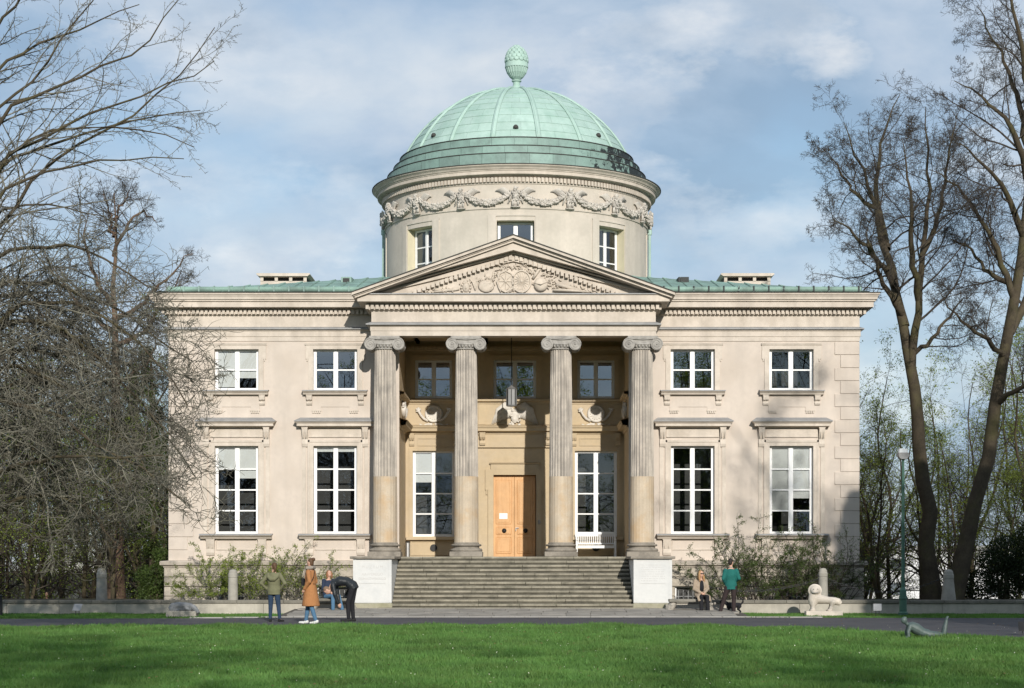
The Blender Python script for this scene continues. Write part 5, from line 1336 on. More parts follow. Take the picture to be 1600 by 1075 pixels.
# --- arching shrubs in front of the villa plinth
def twig_shrub(name, label, base, stems_n, h, sx, seed, leaf_n, leafm, twigm, lean=0.0, lp=.8):
    rng = np.random.default_rng(seed); root = tag(empty(name, base), label, 'shrub')
    S = np.stack([rng.normal(0, .35 * sx, stems_n), rng.normal(0, .15, stems_n), np.zeros(stems_n)], 1)
    D = np.stack([S[:, 0] / sx * .8 + rng.normal(0, .35, stems_n) + lean, rng.normal(0, .2, stems_n) - .1, np.ones(stems_n)], 1)
    L = h * rng.uniform(.6, 1.15, stems_n); P, Rr = grow(S, D, L, rng.uniform(.012, .022, stems_n), np.full(stems_n, .004), 12, .06, (0, -.005, -.035), rng, 1.3)
    g, tip = branch_out(P, Rr, L, [(9, .15, 1, 25, 65, .2, .4, .6, 6, .12, (0, 0, .03), 3, .7), (5, .15, 1, 30, 65, .25, .5, .7, 4, .14, (0, 0, .03), 3, .4)], rng)
    V, F = tubes([(P, Rr, 5)] + g); link('stems', np_mesh('stems', V, F, twigm), root)
    pts = np.concatenate([q[0].reshape(-1, 3) for q in g]); pts = pts[pts[:, 2] > .15]
    pts = pts[rng.integers(0, len(pts), leaf_n)]; V, F = leaves(pts, .024, rng, .035); link('foliage', np_mesh('foliage', V, F, leafm), root)
    return root
twig_shrub('arching_shrub', 'budding arching shrub left of the bollard by the left plinth', (-9.55, 66.2, .34), 26, 2.2, 1.9, 61, 16000, MT['leaf'], MT['bark_lichen'], -.05)
twig_shrub('arching_shrub', 'thin budding arching shrub behind the standing woman in green jacket', (-7.3, 66.3, .34), 22, 2.3, 1.9, 62, 6000, MT['leaf'], MT['bark_lichen'], .1)
twig_shrub('arching_shrub', 'dense green twiggy shrub before the right wing, behind the cream lion', (8.3, 65.9, .34), 44, 2.9, 2.0, 63, 24000, MT['leaf_ivy'], MT['bark_dark'], .0)
twig_shrub('arching_shrub', 'open bare twigged shrub at the right corner of the villa plinth', (10.6, 65.8, .34), 26, 2.8, 1.6, 64, 6000, MT['leaf_ivy'], MT['bark_dark'], .15)

# ------------------------------------------------------------------ far buildings glimpsed through the wood
def far_block(x, y, w, h, label, floors):
    zb = -11; root = tag(empty('apartment_block', (x, y, zb)), label, 'building', 'pale far apartment blocks')
    MB().box(-w / 2, w / 2, 0, 14, 0, h).build('wall', MT['far_wall'], root)
    MB().box(-w / 2 - .4, w / 2 + .4, -.4, 14.4, h, h + .5).build('roof', MT['lead'], root)
    me = MB().box(-.9, .9, -.06, .1, 0, 1.5).mesh('window', MT['far_glass'])
    for f in range(floors):
        for k in range(int(w / 4)):
            link('window', me, root, (-w / 2 + 2 + k * 4, -.0, h - 2.6 - f * 3))
far_block(62, 240, 44, 14.6, 'long white apartment block far behind the right wood', 4)
far_block(108, 270, 30, 16, 'pale apartment block at the far right behind the wood', 4)

# ------------------------------------------------------------------ lawn
def grass_patch(name, label, n, sampler, seed, hgt):
    rng = np.random.default_rng(seed); x, y, z = sampler(rng, n); n = len(x)
    gn = [(rng.uniform(.4, 3.2), rng.uniform(.4, 3.2), rng.uniform(0, 6.3)) for _ in range(9)]; clump = .8 + sum(np.sin(x * a_ + y * b_ * (-1) ** i_ + c_) for i_, (a_, b_, c_) in enumerate(gn)) * .17 + rng.normal(0, .3, n)
    h = hgt * np.clip(clump, .35, 1.9); a = rng.uniform(0, 6.283, n); w = rng.uniform(.005, .010, n) * (1 + y / 60)
    ln = rng.normal(0, .45, (n, 2)) * h[:, None]
    B0 = np.stack([x - np.cos(a) * w, y - np.sin(a) * w, z], 1); B1 = np.stack([x + np.cos(a) * w, y + np.sin(a) * w, z], 1); T = np.stack([x + ln[:, 0], y + ln[:, 1], z + h], 1)
    V = np.stack([B0, B1, T], 1).reshape(-1, 3)
    o = link(name, np_mesh(name, V, [np.arange(3 * n).reshape(-1, 3)], MT['grass'])); return tag(o, label, 'grass', kind='stuff')
def lawn_sampler(rng, n):
    y = 22.5 + 29 * rng.random(n) ** 1.15; x = CAMX + rng.uniform(-.32, .30, n) * y
    ok = y < np.interp(x, [p[0] for p in PATH_FRONT], [p[1] for p in PATH_FRONT]) + rng.normal(0, .10, n)
    return x[ok], y[ok], np.zeros(ok.sum())
grass_patch('lawn_grass', 'mown green lawn in front of the path', 440000, lawn_sampler, 71, .075)
def strip_sampler(x0, x1):
    def f(rng, n):
        x = rng.uniform(x0, x1, n); b = np.array([path_back(v) for v in np.linspace(x0, x1, 60)]); lo = np.interp(x, np.linspace(x0, x1, 60), b)
        y = lo + (62.46 - lo) * rng.random(n) ** .9 + rng.normal(0, .05, n); return x, np.minimum(y, 62.46), np.zeros(n)
    return f
grass_patch('verge_grass', 'narrow grass verge below the left terrace wall', 32000, strip_sampler(-18, -7.1), 72, .05)
grass_patch('verge_grass', 'narrow grass verge below the right terrace wall', 32000, strip_sampler(7.2, 19), 73, .05)
rng = np.random.default_rng(9); n = 520; y = rng.uniform(23, 50, n); x = CAMX + rng.uniform(-.3, .29, n) * y
c = np.stack([x, y, rng.uniform(.05, .10, n)], 1); V, Fq = leaves(c, .011, rng, .0); tag(link('daisies', np_mesh('daisies', V, Fq, MT['flower'])), 'tiny pale daisies scattered over the lawn', 'flowers', kind='stuff')

rng = np.random.default_rng(12); n = 900; y = 23 + 36 * rng.random(n); x = CAMX + rng.uniform(-.3, .29, n) * y
c = np.stack([x, y, np.where(y < 50, rng.uniform(.05, .09, n), .02)], 1); V, Fq = leaves(c, .028, rng, .0); V[:, 2] = .012 + np.repeat(c[:, 2], 4) + (V[:, 2] - np.repeat(c[:, 2], 4)) * .3
tag(link('fallen_leaves', np_mesh('fallen_leaves', V, Fq, mat('dry_brown_leaf', (.16, .10, .045), .9, .3, 3, bump=0))), 'scattered dry leaves on lawn and path', 'leaves', kind='stuff')

# ------------------------------------------------------------------ porch furniture
bn = tag(empty('garden_bench', (2.95, VY + LB - .55, FL)), 'white slatted wooden bench on the porch below the right window', 'bench')
for s in (-1, 1):
    b = MB(); b.cbox(s * .70 - .035, s * .70 + .035, -.27, -.20, 0, .62, .008); b.build('leg', MT['white'], bn)
    b = MB(); b.cbox(s * .70 - .035, s * .70 + .035, .19, .26, 0, .92, .008); b.build('leg', MT['white'], bn)
    b = MB(); b.cbox(s * .70 - .04, s * .70 + .04, -.31, .20, .621, .665, .01); b.build('armrest', MT['white'], bn)
    b = MB(); b.box(s * .70 - .02, s * .70 + .02, -.20, .19, .12, .17); b.build('stretcher', MT['white'], bn)
for k in range(6):
    b = MB(); b.cbox(-.735, .735, -.28 + k * .085, -.28 + k * .085 + .068, .41, .435, .005); b.build('seat_slat', MT['white'], bn)
b = MB(); b.box(-.66, .66, -.262, -.235, .33, .408); b.build('seat_rail', MT['white'], bn)
b = MB(); b.box(-.665, .665, .205, .25, .84, .925); b.build('top_rail', MT['white'], bn)
b = MB(); b.box(-.665, .665, .205, .25, .475, .53); b.build('lower_rail', MT['white'], bn)
sl_me = MB().box(-.016, .016, .215, .24, .532, .838).mesh('back_slat', MT['white'])
for k in range(17): link('back_slat', sl_me, bn, (-.62 + k * .0775, 0, 0))
ab = tag(empty('ash_bin', (PX(637, 70.3), 70.3, FL)), 'slim brushed steel ash bin on the porch beside the left column', 'bin')
MB().lathe([(.085, 0), (.085, .52)], 20).build('body', MT['steel'], ab, smooth=False)
MB().lathe([(.09, .525), (.09, .56), (.05, .58)], 20).build('lid', MT['black'], ab)
ln = tag(empty('hanging_lantern', (-.10, 69.0, 7.24)), 'grey octagonal metal lantern hanging above the door on a rod', 'lantern')
b = MB(); b.lathe([(.015, .62), (.015, 2.55)], 8); b.build('rod', MT['black'], ln)
b = MB(); b.lathe([(.17, .60), (.19, .63), (.06, .72), (.02, .76)], 8); b.lathe([(.16, .0), (.19, .02), (.19, .05)], 8); b.build('cap_and_base', MT['zinc'], ln)
for k in range(8):
    a = k * math.pi / 4; b = MB(); b.box(-.014, .014, -.014, .014, .05, .60); b.build('glazing_bar', MT['black'], ln, (.18 * math.sin(a), -.18 * math.cos(a), 0), a)
    a += math.pi / 8; b = MB(); b.box(-.055, .055, -.003, .003, .055, .60); b.build('pane', MT['sign'], ln, (.166 * math.sin(a), -.166 * math.cos(a), 0), a)

# ------------------------------------------------------------------ bollards, chains, lamp, signs, stone benches
def bollard(px, d, r0, r1, ztop, label, zb=.46):
    o = tag(empty('stone_bollard', (PX(px, d), d, zb)), label, 'bollard', 'stone bollards along the terrace')
    h = ztop - zb
    MB().lathe([(r0, 0), (r0 * .98, h * .1), (r1 * 1.03, h * .70), (r1, h * .72)], 24).build('shaft', MT['bollard'], o, smooth=False)
    MB().lathe([(r1 * .96, h * .72), (r1 * 1.06, h * .735), (r1 * 1.06, h * .84), (r1 * .97, h * .86), (r1 * .9, h * .93), (r1 * .62, h * .985), (.001, h)], 24).build('cap', MT['bollard'], o)
    return o
bollard(159, 63.3, .19, .16, 1.50, 'grey stone bollard far left, in front of the reddish tree trunk', .3)
bollard(364, 62.72, .165, .145, 1.46, 'pale stone bollard standing before the left shrub')
bollard(1286, 62.72, .16, .14, 1.50, 'stone bollard directly behind the cream lion sculpture')
bollard(1482, 63.4, .25, .165, 1.46, 'thick tapering stone bollard beside the leaning tree trunk', .3)
lk = MB(); pts = [(.055 * math.cos(a) * 1.5, 0, .03 * math.sin(a)) for a in [2 * math.pi * i / 10 for i in range(11)]]; lk.loft(pts, [.010] * 11, [.010] * 11, (0, 1, 0), 5)
lk_me = lk.mesh('chain_link', MT['black'])
def chain(p0, p1, sag, label):
    o = tag(empty('chain', p0), label, 'chain', 'iron chains along the terrace'); n = int((Vector(p1) - Vector(p0)).length * 1.06 / .125); prev = None
    for i in range(n):
        t = (i + .5) / n; q = Vector(p1) - Vector(p0); P_ = q * t + Vector((0, 0, -sag * 4 * t * (1 - t))); dz = q.z - sag * 4 * (1 - 2 * t)
        l = link('chain_link', lk_me, o, P_); l.rotation_euler = (R(90) * (i % 2), -math.atan2(dz, q.x), 0)
chain((5.16, 62.75, 1.22), (10.0, 62.72, 1.18), .45, 'rusty dark chain sagging from the right pedestal towards the lion')
chain((10.13, 62.72, 1.18), (14.0, 63.4, 1.15), .45, 'dark chain sagging from the bollard behind the lion to the thick bollard')

lp = tag(empty('street_lamp', (PX(1411, 60.6), 60.6, 0)), 'slim green street lamp with white topped head, right of the villa', 'lamp')
MB().lathe([(.16, 0), (.16, .10), (.13, .13), (.12, .14), (.115, .52), (.135, .53), (.135, .57), (.115, .58), (.105, .80), (.055, .90), (.05, 4.0), (.04, 4.9)], 16).build('post', MT['lamp_green'], lp)
b = MB(); b.prism([(-.14, 5.10), (.13, 5.10), (.11, 5.22), (-.13, 5.23)], -.14, .14); b.build('lamp_cover', MT['lamp_white'], lp)
b = MB(); b.prism([(-.09, 4.90), (.09, 4.90), (.16, 4.98), (.165, 5.095), (-.165, 5.095), (-.155, 4.98)], -.15, .15); b.build('lamp_head', MT['zinc'], lp)
def info_sign(px, py, d, label, m='sign', h=.26, w=.14):
    o = tag(empty('info_sign', (PX(px, d), d, 0)), label, 'sign')
    for s in (-1, 1): b = MB(); b.box(s * .05 - .009, s * .05 + .009, -.01, .01, 0, h); b.build('leg', MT['black'], o)
    b = MB(); b.add([(-w, -.10, h - .07), (w * .8, -.10, h - .07), (w, .08, h + .13), (-w * .8, .08, h + .13), (-w, -.10, h - .085), (w * .8, -.10, h - .085), (w, .08, h + .115), (-w * .8, .08, h + .115)],
                    [(0, 1, 2, 3), (7, 6, 5, 4), (0, 4, 5, 1), (1, 5, 6, 2), (2, 6, 7, 3), (3, 7, 4, 0)]); b.build('plate', MT[m], o)
info_sign(121, 960, 60.0, 'small grey slanted sign plate in the verge at far left')
info_sign(1371, 955, 60.2, 'small pale slanted sign plate beside the green lamp post')
info_sign(1601, 990, 43.5, 'dark low sign plate at the right edge of the lawn', 'black', .18, .16)
b = MB(); b.cbox(-.05, .05, -.05, .05, 0, .62, .01); o = tag(empty('iron_post', (PX(1, 60), 60, 0)), 'dark upright post at the left edge of the verge', 'post'); b.build('shaft', MT['black'], o); MB().lathe([(.07, .62), (.07, .65), (.001, .68)], 12).build('cap', MT['black'], o)

def stone_bench(x, y, w, label, zg=.1):
    o = tag(empty('stone_bench', (x, y, zg)), label, 'bench', 'rough stone benches beside the stairs')
    for s in (-1, 1):
        b = MB(); b.loft([(s * w * .40 + s * .16, 0, 0), (s * w * .40 + s * .08, 0, .14), (s * w * .40, 0, .28), (s * w * .40, 0, .34)], [.10, .13, .13, .12], [.16, .18, .17, .18], (1, 0, 0), 12)
        for k in range(14): b.ell((s * w * .40 + s * .10 + random.gauss(0, .07), random.gauss(-.05, .09), random.uniform(.03, .30)), (.05, .06, .05), 7, 5)
        me = remeshed(b, 'carved_leg', MT['rock'], .018, 2); link('carved_leg', me, o)
    b = MB(); b.cbox(-w / 2, w / 2, -.22, .22, .335, .43, .02, .008); b.build('seat', MT['coping'], o)
stone_bench(-5.75, 62.0, 1.35, 'stone bench with carved rocky legs under the seated woman in navy')
stone_bench(5.65, 61.75, 1.35, 'stone bench with carved rocky legs under the seated woman in sunglasses', .08)

# ------------------------------------------------------------------ sculptures
li = tag(empty('lion_sculpture', (9.72, 60.5, .04)), 'cream stone lion sculpture standing on a slab on the right verge', 'sculpture')
b = MB(); b.cbox(-.57, .57, -.22, .22, -.05, .12, .015); b.build('slab', MT['lion'], li)
b = MB(); b.loft([(-.40, 0, .48), (-.30, 0, .52), (-.10, 0, .49), (.15, 0, .45), (.35, 0, .43), (.47, 0, .40), (.54, 0, .34)], [.12, .165, .145, .13, .14, .125, .07], [.13, .17, .14, .115, .12, .115, .07], (0, 1, 0), 14)
b.loft([(-.32, 0, .30), (-.33, 0, .45), (-.31, 0, .60), (-.28, 0, .72)], [.14, .165, .16, .14], [.12, .155, .15, .13], (0, 1, 0), 14)
for s in (-1, 1):
    b.limb([(-.33, s * .085, .42), (-.34, s * .085, .25), (-.34, s * .09, .16)], [.085, .062, .075]); b.ell((-.35, s * .09, .14), (.095, .075, .05))
    b.limb([(.28, s * .085, .40), (.24, s * .085, .27), (.21, s * .09, .17)], [.10, .058, .07]); b.ell((.19, s * .09, .14), (.10, .072, .05))
b.ell((-.27, -.06, .765), (.165, .15, .155), 18, 12); b.ell((-.29, -.17, .72), (.10, .075, .075), 14, 8)
ring = [(-.27 + .175 * math.cos(a), -.02, .755 + .165 * math.sin(a)) for a in [2 * math.pi * i / 22 for i in range(23)]]; b.loft(ring, [.045] * 23, [.05] * 23, (0, 1, 0), 8)
lb = link('body', remeshed(b, 'body', MT['lion'], .014, 5), li)
b = MB(); b.loft([(-.40, -.235, .705), (-.30, -.262, .685), (-.19, -.225, .70)], [.008] * 3, [.008] * 3, (0, 0, 1), 6); b.ell((-.34, -.215, .80), (.018, .014, .014)); b.ell((-.21, -.205, .805), (.018, .014, .014)); b.build('face_lines', MT['hippo'], lb)
hp = tag(empty('animal_sculpture', (PX(287, 59.1), 59.1, .05)), 'grey stone resting animal sculpture on a pale block, left verge', 'sculpture')
b = MB(); b.cbox(-.50, -.26, -.24, .24, -.06, .15, .012); b.build('block', MT['concrete'], hp)
b = MB(); b.cbox(-.255, .42, -.24, .24, -.06, .148, .012); b.build('block', MT['concrete'], hp)
b = MB(); b.loft([(-.44, 0, .20), (-.34, 0, .27), (-.15, 0, .30), (.05, 0, .29), (.20, 0, .28), (.30, 0, .24)], [.08, .15, .17, .16, .14, .09], [.06, .12, .125, .12, .11, .08], (0, 1, 0), 14)
b.loft([(.20, -.04, .29), (.32, -.10, .25), (.42, -.16, .16), (.49, -.20, .07)], [.10, .10, .085, .08], [.09, .09, .07, .055], (0, 1, 0), 12)
b.ell((-.08, 0, .21), (.33, .15, .10), 16, 10)
for s in (-1, 1): b.ell((-.30, s * .13, .20), (.13, .06, .075)); b.limb([(-.30, s * .14, .18), (-.14, s * .17, .165)], [.05, .035]); b.limb([(.10, s * .12, .22), (.22, s * .16, .175)], [.055, .035]); b.ell((.24, s * .08 - .03, .31), (.03, .015, .03))
link('body', remeshed(b, 'body', MT['hippo'], .013, 4), hp)
rf = tag(empty('reclining_sculpture', (PX(1440, 42.0), 42.0, 0)), 'green bronze figure lying prone on the lawn with feet raised', 'sculpture')
b = MB(); b.loft([(.14, 0, .085), (.02, 0, .12), (-.12, .0, .20), (-.24, 0, .265), (-.29, 0, .285)], [.14, .125, .145, .15, .07], [.10, .10, .125, .105, .055], (0, 1, 0), 12)
b.limb([(-.29, 0, .285), (-.36, -.02, .34)], [.04, .038]); b.ell((-.385, -.03, .385), (.07, .062, .075), 12, 8); b.ell((-.44, -.045, .375), (.02, .015, .018)); b.ell((-.37, -.03, .44), (.05, .048, .025))
for s in (-1, 1):
    b.limb([(-.26, s * .09, .265), (-.31, s * .11, .13), (-.30, s * .11, .02)], [.052, .042, .036]); b.ell((-.33, s * .11, .018), (.05, .03, .018))
    b.limb([(.14, s * .05, .08), (.32, s * .055, .075), (.47, s * .05, .05)], [.09, .07, .055]); b.limb([(.47, s * .05, .05), (.50, s * .045, .22), (.53, s * .035, .37)], [.055, .052, .036]); b.loft([(.525, s * .035, .37), (.545, s * .035, .43), (.575, s * .04, .475)], [.03, .035, .02], [.03, .025, .012], (0, 1, 0), 8)
link('body', remeshed(b, 'body', MT['bronze'], .011, 3), rf)

# ------------------------------------------------------------------ people
CL = {}
def cloth(name, col, rough=.85, var=.12):
    if name not in CL: CL[name] = mat(name, col, rough, var, 6, bump=.9, bscale=11)
    return CL[name]
SKIN = mat('skin', (.55, .33, .24), .6, .06, 8, bump=.05)
def hand(b, w, d, side_v, palm_n):
    """palm and five bent fingers at wrist w pointing along d"""
    w, d, sv, pn = Vector(w), Vector(d).normalized(), Vector(side_v).normalized(), Vector(palm_n).normalized()
    b.loft([w, w + d * .04, w + d * .085], [.024, .038, .036], [.017, .017, .014], tuple(sv), 8)
    for k, (o, l) in enumerate(((-.028, .062), (-.010, .074), (.010, .07), (.027, .055))):
        p = w + d * .08 + sv * o; b.limb([p, p + d * l * .5 + pn * .012, p + d * l * .8 + pn * .035], [.0095, .009, .0075], 6)
    p = w + d * .025 - sv * .03; b.limb([p, p + d * .03 - sv * .02 + pn * .01, p + d * .055 - sv * .02 + pn * .025], [.012, .010, .008], 6)
def person(label, loc, rotz, h, J, top, legs, hairc, shoe, head_rot=(0, 0, 0), coat=None, hair='short', extra=None, name='person', zs=None):
    """J: spine (6 points), head, shoulders/elbows/wrists, hips/knees/ankles, toes in metres for a 1.75 m figure facing -y"""
    root = tag(empty(name, loc, rotz), label, 'person'); root.scale = (h / 1.75,) * 3
    V3 = lambda p: Vector(p)
    HR = Matrix.Rotation(head_rot[2], 3, 'Z') @ Matrix.Rotation(head_rot[0], 3, 'X') @ Matrix.Rotation(head_rot[1], 3, 'Y')
    hc = V3(J['head']); at = lambda x, y, z: hc + HR @ Vector((x, y, z))
    A = [.145, .165, .135, .158, .125, .055]; B = [.10, .112, .09, .108, .085, .05]
    b = MB(); b.loft(J['spine'], A, B, (1, 0, 0), 14); b.limb([J['spine'][4], J['spine'][5], tuple(hc + HR @ Vector((0, .01, -.07)))], [.06, .052, .05])
    b.ell(hc, (.072, .092, .112), 14, 10, HR); b.ell(at(0, -.02, -.055), (.055, .065, .055), 12, 8, HR); b.ell(at(0, -.098, -.01), (.012, .018, .025), 8, 6, HR)
    b.ell(at(0, -.088, -.055), (.024, .012, .009), 8, 5, HR)
    for s in (-1, 1): b.ell(at(s * .074, .01, -.005), (.012, .022, .032), 8, 6, HR)
    for i, s in enumerate((-1, 1)):
        sh, el, wr = J['shoulder'][i], J['elbow'][i], J['wrist'][i]
        b.limb([sh, el, wr], [.052, .042, .028]); d = V3(wr) - V3(el); hd_ = V3(J['hand'][i]) if 'hand' in J else d
        sv = hd_.cross(Vector((s, 0, .2))); sv = sv if sv.length > .01 else Vector((0, 1, 0)); hand(b, wr, hd_, sv * s, Vector((-s, 0, 0)))
        b.limb([J['hip'][i], J['knee'][i], J['ankle'][i]], [.085, .057, .038])
        an, to = V3(J['ankle'][i]), V3(J['toe'][i]); b.loft([an + (an - to).normalized() * .05 - Vector((0, 0, .035)), an - Vector((0, 0, .03)), to], [.03, .036, .028], [.028, .035, .018], (1, 0, 0), 8)
    body = link('body', remeshed(b, 'body', SKIN, .0135, 2), root)
    # clothing
    t = MB(); gr = top[2] if len(top) > 2 else .022
    low = V3(J['spine'][0]); ext = J.get('hem')
    sp = list(J['spine'][:5]); t.loft(([ext] if ext else []) + sp + [tuple(V3(J['spine'][4]).lerp(V3(J['spine'][5]), .55))], ([A[0] + gr + .01] if ext else []) + [x + gr for x in A[:4]] + [A[4] + gr * .6, .07], ([B[0] + gr + .01] if ext else []) + [x + gr for x in B[:4]] + [B[4] + gr * .7, .07], (1, 0, 0), 18)
    for i in range(2): t.limb([J['shoulder'][i], J['elbow'][i], tuple(V3(J['elbow'][i]).lerp(V3(J['wrist'][i]), .95))], [.062 + gr * .3, .052 + gr * .3, .04 + gr * .25])
    if coat:
        for (pts, a_, b_) in coat: t.loft(pts, a_, b_, (1, 0, 0), 18)
    link('top_garment', remeshed(t, 'top_garment', top[0], .015, 3), root)
    q = MB(); q.loft([J['spine'][0], J['spine'][1], tuple(V3(J['spine'][1]).lerp(V3(J['spine'][2]), .5))], [.155, .178, .15], [.112, .124, .105], (1, 0, 0), 16)
    for i in range(2):
        q.limb([J['hip'][i], J['knee'][i], tuple(V3(J['knee'][i]).lerp(V3(J['ankle'][i]), .93))], [.098, .07, .056 if len(legs) < 2 else legs[1]])
    link('trousers', remeshed(q, 'trousers', legs[0], .015, 3), root)
    for i in range(2):
        f = MB(); an, to = V3(J['ankle'][i]), V3(J['toe'][i]); dd = (to - an).normalized()
        f.loft([an - dd * .075 - Vector((0, 0, .045)), an - dd * .03 - Vector((0, 0, .03)), an + dd * .06 - Vector((0, 0, .035)), to + dd * .02 + Vector((0, 0, .008)), to + dd * .045 + Vector((0, 0, .0))], [.035, .044, .046, .044, .02], [.038, .05, .044, .028, .014], (1, 0, 0), 12)
        link('shoe', remeshed(f, 'shoe', shoe, .009, 2), root)
    hm = MB()
    if hair == 'bald': pass
    else:
        hm.ell(at(0, .026, .034), (.078, .086, .092), 14, 10, HR); hm.ell(at(0, .05, -.02), (.068, .055, .08), 12, 8, HR)
        if hair == 'bun': hm.ell(at(0, .105, .085), (.055, .055, .052), 10, 8, HR)
        if hair == 'pony': hm.loft([at(0, .08, .03), at(0, .12, -.03), at(.02, .11, -.14), at(.03, .09, -.20)], [.03, .04, .032, .012], [.03, .035, .03, .012], (1, 0, 0), 8)
        if hair == 'long':
            for s in (-1, 1): hm.loft([at(s * .05, .0, .07), at(s * .078, -.01, -.02), at(s * .085, -.03, -.14), at(s * .09, -.06, -.26)], [.04, .036, .04, .02], [.05, .05, .045, .02], (1, 0, 0), 8)
            hm.loft([at(0, .06, .02), at(0, .085, -.10), at(0, .08, -.22)], [.07, .085, .07], [.05, .04, .03], (1, 0, 0), 10)
        if hair == 'mid':
            for s in (-1, 1): hm.loft([at(s * .05, .0, .07), at(s * .08, .0, -.03), at(s * .082, -.015, -.15)], [.04, .036, .025], [.05, .055, .03], (1, 0, 0), 8)
            hm.loft([at(0, .06, .02), at(0, .08, -.10), at(0, .07, -.17)], [.07, .08, .06], [.05, .04, .03], (1, 0, 0), 10)
        link('hair', remeshed(hm, 'hair', hairc, .011, 3), root)
    e = MB()
    for s in (-1, 1): e.ell(at(s * .028, -.085, .012), (.011, .008, .006), 8, 5, HR)
    e.build('eyes', MT['black'], body)
    if extra: extra(root, at)
    return root
STAND = dict(spine=[(0, 0, .84), (0, 0, .95), (0, 0, 1.08), (0, 0, 1.25), (0, .01, 1.40), (0, .01, 1.47)], head=(0, -.01, 1.635),
             shoulder=[(-.172, .01, 1.385), (.172, .01, 1.385)], elbow=[(-.25, .03, 1.13), (.25, .03, 1.13)], wrist=[(-.25, -.05, .89), (.25, -.05, .89)],
             hip=[(-.085, 0, .90), (.085, 0, .90)], knee=[(-.10, -.01, .49), (.10, -.01, .49)], ankle=[(-.11, .02, .075), (.11, .02, .075)], toe=[(-.13, -.14, .03), (.13, -.14, .03)])
def pose(**kw): d = dict(STAND); d.update(kw); return d
def SIT(fx=0.0, spread=.11, shin=0.0):
    return dict(spine=[(0, .02, .50), (0, .02, .58), (0, .03, .71), (0, .01, .88), (0, .0, 1.02), (0, -.01, 1.10)], head=(0, -.04, 1.265), shoulder=[(-.18, .0, 1.03), (.18, .0, 1.03)],
                elbow=[(-.23, -.03, .77), (.23, -.03, .77)], wrist=[(-.07, -.22, .66), (.07, -.22, .66)], hip=[(-.09, 0, .53), (.09, 0, .53)], knee=[(-spread, -.42, .52), (spread, -.42, .52)],
                ankle=[(-spread - .01, -.44 + shin, .075), (spread + .02, -.44 + shin, .075)], toe=[(-spread - .03, -.60 + shin, .03), (spread + .04, -.60 + shin, .03)])
DEN = cloth('dark_blue_denim', (.024, .046, .085)); DEN2 = cloth('mid_blue_denim', (.075, .16, .26)); BLK = cloth('black_cloth', (.014, .014, .017)); LEA = cloth('black_leather', (.022, .026, .030), .4)
GRN = cloth('olive_parka_cloth', (.155, .155, .09)); CAM = cloth('camel_wool', (.36, .165, .065)); NAV = cloth('navy_cloth', (.022, .032, .06)); BEI = cloth('beige_wool', (.34, .27, .20)); TEA = cloth('teal_green_cloth', (.012, .115, .10)); BRN = cloth('dark_brown_cloth', (.032, .022, .022)); GRY = cloth('grey_knit', (.30, .26, .22)); WHT = cloth('white_leather', (.65, .65, .63), .6, .05); RED = cloth('red_cloth', (.42, .03, .07))
H_BRN = cloth('brown_hair', (.10, .055, .03), .6); H_BLD = cloth('blonde_hair', (.36, .21, .095), .6); H_DRK = cloth('dark_hair', (.022, .017, .014), .6); H_GNG = cloth('auburn_hair', (.22, .10, .045), .6)

def parka(root, at):
    b = MB(); b.loft([(-.15, .08, 1.44), (-.13, .14, 1.33), (-.05, .17, 1.26), (.05, .17, 1.26), (.13, .14, 1.33), (.15, .08, 1.44)], [.035, .05, .06, .06, .05, .035], [.05, .06, .07, .07, .06, .05], (0, 1, 0), 10)
    b.ell((0, .12, 1.36), (.13, .07, .11)); link('hood', remeshed(b, 'hood', GRN, .012, 3), root)
person('woman in olive hooded jacket and dark jeans, back turned, hands on hips', (PX(428, 54.2), 54.2, 0), R(172), 1.66,
       pose(elbow=[(-.36, .10, 1.14), (.36, .10, 1.14)], wrist=[(-.21, .03, .98), (.21, .03, .98)], hem=(0, 0, .80), ankle=[(-.19, .04, .075), (.11, .02, .075)], toe=[(-.24, -.11, .03), (.14, -.14, .03)], knee=[(-.135, -.01, .49), (.10, -.01, .49)], hip=[(-.09, 0, .9), (.09, 0, .9)]),
       (GRN, None, .045), (DEN, .05), H_BRN, cloth('black_shoe', (.02, .02, .02)), (R(-12), 0, R(35)), hair='pony', extra=parka)
def coat_bits(root, at):
    b = MB(); b.loft([(-.10, -.06, 1.49), (0, -.10, 1.47), (.10, -.05, 1.49), (.09, .07, 1.50), (-.09, .07, 1.50), (-.10, -.06, 1.49)], [.05] * 6, [.06] * 6, (0, 0, 1), 10); b.loft([(.04, -.12, 1.45), (.05, -.15, 1.32), (.04, -.15, 1.20)], [.06, .06, .04], [.03, .03, .02], (1, 0, 0), 8)
    link('scarf', remeshed(b, 'scarf', GRY, .013, 3), root)
    b = MB(); b.loft([(-.02, -.20, 1.02), (-.02, -.215, 1.22)], [.12, .11], [.05, .05], (1, 0, 0), 12); b.loft([(-.14, -.10, 1.20), (-.10, .05, 1.48), (.0, .13, 1.42), (.13, .15, 1.25), (.18, .10, 1.12)], [.018] * 5, [.012] * 5, (0, 0, 1), 6); link('shoulder_bag', remeshed(b, 'shoulder_bag', BLK, .011, 2), root)
    b = MB(); b.loft([(0, .145, 1.11), (0, .15, 1.07)], [.15, .15], [.012, .012], (1, 0, 0), 8); b.build('belt', CAM, root)
